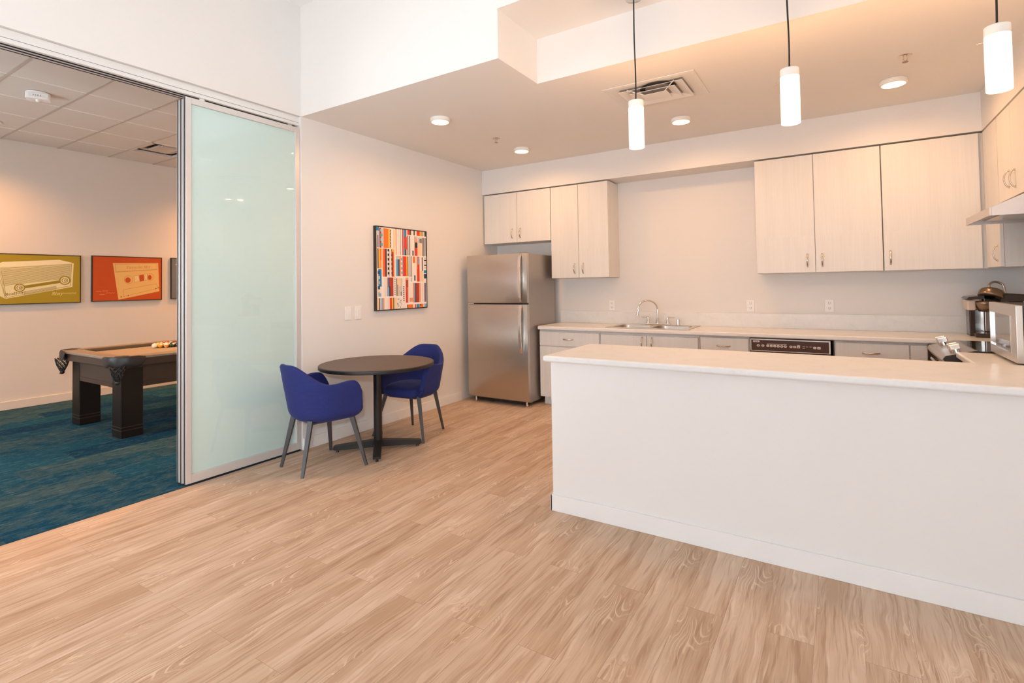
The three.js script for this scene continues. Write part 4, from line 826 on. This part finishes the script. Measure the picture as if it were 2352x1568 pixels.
function seatGeometry() {
  const pos = [], idx = [], N = 48, rings = [[0.0, 0.376], [0.7, 0.378], [0.9, 0.39], [0.985, 0.412], [1.0, 0.435], [0.975, 0.462], [0.9, 0.478], [0.6, 0.484], [0.0, 0.486]];
  for (const [k, y] of rings) for (let i = 0; i < N; i++) { const a = i / N * 2 * Math.PI, c = Math.cos(a), s = Math.sin(a), e = 0.62, x = Math.sign(c) * Math.abs(c) ** e * 0.218 * k, z = Math.sign(s) * Math.abs(s) ** e * 0.225 * k + 0.028; pos.push(x, y - (s > 0 ? 0.008 * s * k : 0), z); }
  for (let r = 0; r + 1 < rings.length; r++) for (let i = 0; i < N; i++) { const j = (i + 1) % N, A = r * N + i, B = r * N + j; idx.push(A, A + N, B, B, A + N, B + N); }
  const g = new THREE.BufferGeometry(); g.setAttribute('position', new THREE.Float32BufferAttribute(pos, 3)); g.setIndex(idx); g.computeVertexNormals();
  return metreUVkeep(g);
}
function makeChair(label, at, turn, legs) {
  const g = thing('tub_chair', label, 'chair', at, turn, 'blue tub chairs');
  P('shell', shellGeometry(), M.blue, g, 'wrap-around back and arms in blue fabric');
  P('seat', seatGeometry(), M.blue, g);
  P('under_frame', box(-0.15, 0.15, 0.364, 0.376, -0.14, 0.16, 0.003), M.chairLeg, g);
  for (const [x, z] of [[-0.29, 0.235], [0.29, 0.235], [-0.185, -0.235], [0.185, -0.235]]) {
    const tx = Math.sign(x) * (z > 0 ? 0.19 : 0.145), tz = z > 0 ? 0.165 : -0.15;
    const lg = rod([x, 0.001, z], [tx, 0.395, tz], 0.014, 0.025, 4);
    P('leg', toCreasedNormals(lg, 0.3), M.chairLeg, g);
  }
  return g;
}
makeChair('blue fabric tub chair nearer the glass panel, seen from behind', [0.45, 0, 3.26], Math.PI - 0.2);
makeChair('blue fabric tub chair nearer the refrigerator, behind the table', [0.485, 0, 2.232], 0.10);

/* ------------------------------------------------------------------ pool table and balls */
{
  const x0 = -3.10, x1 = -1.70, z1 = 3.85, z0 = 1.22, yT = 0.785, cx = (x0 + x1) / 2;
  const g = thing('pool_table', 'dark wooden pool table with tan cloth and net pockets', 'pool table', [cx, 0, (z0 + z1) / 2]);
  const rrs = (a, b, c, d, r, path) => { const s = path ?? new THREE.Shape(); s.moveTo(a + r, c); s.lineTo(b - r, c); s.absarc(b - r, c + r, r, -Math.PI / 2, 0); s.lineTo(b, d - r); s.absarc(b - r, d - r, r, 0, Math.PI / 2); s.lineTo(a + r, d); s.absarc(a + r, d - r, r, Math.PI / 2, Math.PI); s.lineTo(a, c + r); s.absarc(a + r, c + r, r, Math.PI, 1.5 * Math.PI); return s; };
  const slabG = (shape, y0, y1, bev = 0.008) => { const e = new THREE.ExtrudeGeometry(shape, { depth: y1 - y0 - 2 * bev, bevelEnabled: bev > 0, bevelSize: bev, bevelThickness: bev, bevelSegments: 3, curveSegments: 12 }); e.rotateX(Math.PI / 2); e.scale(1, 1, 1); e.translate(0, y1 - bev, 0); return e; };
  const flip = s => s;
  const ring = rrs(x0 + 0.01, x1 - 0.01, z0 + 0.01, z1 - 0.01, 0.09);
  ring.holes.push(rrs(x0 + 0.12, x1 - 0.12, z0 + 0.12, z1 - 0.12, 0.02, new THREE.Path()));
  P('rail', slabG(ring, yT - 0.03, yT, 0.009), M.railTop, g, 'polished top rail');
  const skirt = rrs(x0 + 0.018, x1 - 0.018, z0 + 0.018, z1 - 0.018, 0.07); skirt.holes.push(rrs(x0 + 0.06, x1 - 0.06, z0 + 0.06, z1 - 0.06, 0.03, new THREE.Path()));
  P('rail_skirt', slabG(skirt, yT - 0.10, yT - 0.028, 0.006), M.rail, g);
  P('bed_cloth', box(x0 + 0.06, x1 - 0.06, yT - 0.06, yT - 0.038, z0 + 0.06, z1 - 0.06), M.cloth, g, 'tan playing cloth');
  const cush = (a, b, c, d) => box(a, b, yT - 0.04, yT - 0.003, c, d, 0.012);
  const zm = (z0 + z1) / 2;
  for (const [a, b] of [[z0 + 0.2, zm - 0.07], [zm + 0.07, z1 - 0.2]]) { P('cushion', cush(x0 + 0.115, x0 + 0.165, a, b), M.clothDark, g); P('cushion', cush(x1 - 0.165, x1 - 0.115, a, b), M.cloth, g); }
  for (const z of [z0 + 0.115, z1 - 0.165]) P('cushion', cush(x0 + 0.2, x1 - 0.2, z, z + 0.05), M.cloth, g);
  P('apron', [box(x0 + 0.13, x1 - 0.13, 0.47, yT - 0.09, z1 - 0.13, z1 - 0.095), box(x0 + 0.13, x1 - 0.13, 0.47, yT - 0.09, z0 + 0.105, z0 + 0.14), box(x0 + 0.125, x0 + 0.16, 0.47, yT - 0.09, z0 + 0.12, z1 - 0.12), box(x1 - 0.16, x1 - 0.125, 0.47, yT - 0.09, z0 + 0.12, z1 - 0.12)], M.rail, g);
  P('apron_moulding', [box(x0 + 0.31, x1 - 0.312, 0.50, 0.515, z1 - 0.098, z1 - 0.089, 0.003), box(x1 - 0.128, x1 - 0.119, 0.50, 0.515, z0 + 0.3, z1 - 0.282, 0.003), box(x1 - 0.128, x1 - 0.113, yT - 0.125, yT - 0.1, z0 + 0.1, z1 - 0.1, 0.004), box(x0 + 0.12, x1 - 0.12, yT - 0.125, yT - 0.1, z1 - 0.098, z1 - 0.084, 0.004)], M.rail, g);
  for (const x of [x0 + 0.11, x1 - 0.31]) for (const z of [z1 - 0.28, z0 + 0.10]) {
    const lg = P('leg', box(x, x + 0.19, 0.002, yT - 0.1, z, z + 0.19, 0.008), M.espresso, g);
    for (const y of [0.07, 0.10]) P('leg_groove', box(x - 0.0025, x + 0.1925, y, y + 0.007, z - 0.0025, z + 0.1925, 0.002), M.rail, lg);
  }
  // pockets: leather shield round the corner, drop hole, woven net
  const pocket = (px, pz, sx, sz) => {
    const pts = []; // arc round the corner in plan
    const R = 0.135, ox = px - sx * 0.135, oz = pz - sz * 0.135;
    const n = 18, pos = [], idx = [];
    for (let i = 0; i <= n; i++) {
      const t = i / n, a = -0.5 + t * (Math.PI / 2 + 1.0);
      let dx, dz; if (a < 0) { dx = R + 0.012; dz = a * R * 1.6; } else if (a > Math.PI / 2) { dx = -(a - Math.PI / 2) * R * 1.6; dz = R + 0.012; } else { dx = (R + 0.012) * Math.cos(a); dz = (R + 0.012) * Math.sin(a); }
      const ear = Math.abs(t - 0.5) * 2, low = 0.092 + 0.012 * Math.cos(ear * 9) - 0.035 * sstep(0.86, 1, ear), up = 0.012 * sstep(0.8, 1, ear);
      for (const [k, y] of [[0, yT + 0.004 - up], [0.010, yT - 0.015 - up], [0.012, yT - low + 0.02], [0.003, yT - low]]) { const l = Math.hypot(dx, dz); pos.push(ox + sx * dx * (1 + k / l), y, oz + sz * dz * (1 + k / l)); }
    }
    for (let i = 0; i < n; i++) for (let j = 0; j < 3; j++) { const A = i * 4 + j; idx.push(A, A + 1, A + 4, A + 1, A + 5, A + 4); }
    const sg = new THREE.BufferGeometry(); sg.setAttribute('position', new THREE.Float32BufferAttribute(pos, 3)); sg.setIndex(idx); sg.computeVertexNormals();
    P('pocket_shield', sg, mat(L(0.016, 0.016, 0.018), 0.42, { side: THREE.DoubleSide }), g, 'black leather pocket shield');
    const hx = px - sx * 0.085, hz = pz - sz * 0.085;
    P('pocket_hole', cyl(hx, yT - 0.005, yT + 0.0015, hz, 0.058, 0.058, 28), M.black, g);
    const nx = px - sx * 0.03, nz = pz - sz * 0.03, strands = [];
    for (let k = 0; k < 9; k++) for (const s of [-1, 1]) { const p = []; for (let i = 0; i <= 6; i++) { const t = i / 6, a = k / 9 * 6.283 + s * t * 1.9, r = 0.062 * (1 - 0.25 * t - 0.45 * t * t); p.push([nx + r * Math.cos(a), yT - 0.085 - 0.135 * t, nz + r * Math.sin(a)]); } strands.push(tube(p, 0.0042, 12, 5).toNonIndexed()); }
    strands.push(ball(nx, yT - 0.235, nz, 0.022, 10).toNonIndexed(), tube([[nx, yT - 0.235, nz], [nx - 0.02, yT - 0.25, nz], [nx - 0.035, yT - 0.252, nz + 0.01]], 0.006, 8, 5).toNonIndexed());
    P('pocket_net', strands, M.leather, g, 'woven black leather net');
  };
  pocket(x1, z1, 1, 1); pocket(x0, z1, -1, 1); pocket(x1, z0, 1, -1); pocket(x0, z0, -1, -1);
  P('pocket_hole', cyl(x0 + 0.075, yT - 0.005, yT + 0.0015, zm, 0.055, 0.055, 28), M.black, g);
  P('side_pocket', [box(x0 - 0.004, x0 + 0.07, yT - 0.03, yT + 0.006, zm - 0.08, zm + 0.08, 0.01)], M.leather, g);
  // balls racked on the cloth
  const R = 0.028, by = yT - 0.0375 + R, ax = -2.66, az = 3.11;
  const cols = ['#f0e8d0', '#f2c230', '#f2a51e', '#e9e2cc', '#2e1d66', '#d8392c', '#f1e6c4', '#e08c18', '#4a1a22', '#ea5a28', '#f0e0b8', '#1d4a34', '#20305e', '#b02a26', '#181818'];
  const words = ['cream', 'yellow', 'amber', 'ivory', 'deep purple', 'red', 'pale striped', 'golden orange', 'maroon', 'orange', 'pale yellow striped', 'dark green', 'navy blue', 'crimson', 'black'];
  let k = 0;
  const label = ['leftmost in the rack', 'second from the left of the rack', 'near the left of the rack', 'in the left half of the rack', 'with a white spot at the front of the rack', 'at the back middle of the rack', 'right of the purple one', 'in the right half of the rack', 'half hidden in the rack', 'near the right end of the rack', 'in the middle of the rack', 'at the right end of the rack', 'behind the others in the rack', 'at the far side of the rack', 'at the far corner of the rack'];
  const spots = [];
  for (let row = 0; row < 5; row++) for (let i = 0; i <= row; i++) spots.push([ax + (row - 2.2) * -0.0 + (i - row / 2) * R * 2.02, az - row * R * 1.75]);
  spots.sort((a, b) => (b[1] - a[1]) + 0.35 * (a[0] - b[0]));
  for (const [sx, sz] of spots) {
    const b = thing('billiard_ball', `${words[k]} billiard ball ${label[k]}`, 'billiard ball', [sx, by, sz], 0, 'racked billiard balls');
    P('ball', ball(sx, by, sz, R, 24), mat(new THREE.Color(cols[k]), 0.12, { clearcoat: 0.6 }), b);
    const cap = new THREE.SphereGeometry(R * 1.004, 16, 6, 0, 6.2832, 0, 0.42); cap.rotateX(1.1); cap.rotateY(0.9 + (k % 4) * 0.3); cap.translate(sx, by, sz);
    P('number_spot', cap, mat(L(0.85, 0.8, 0.7), 0.15), b);
    if (k === 1 || k === 6 || k === 10) { const st = new THREE.SphereGeometry(R * 1.003, 24, 6, 0, 6.2832, 1.1, 0.95); st.rotateZ(0.9 + k * 0.3); st.translate(sx, by, sz); P('stripe', st, mat(new THREE.Color(['#e8901c', '#c9a024', '#d8b04a'][k % 3]), 0.12), b); }
    k++;
  }
}
renderer.render(scene, camera);
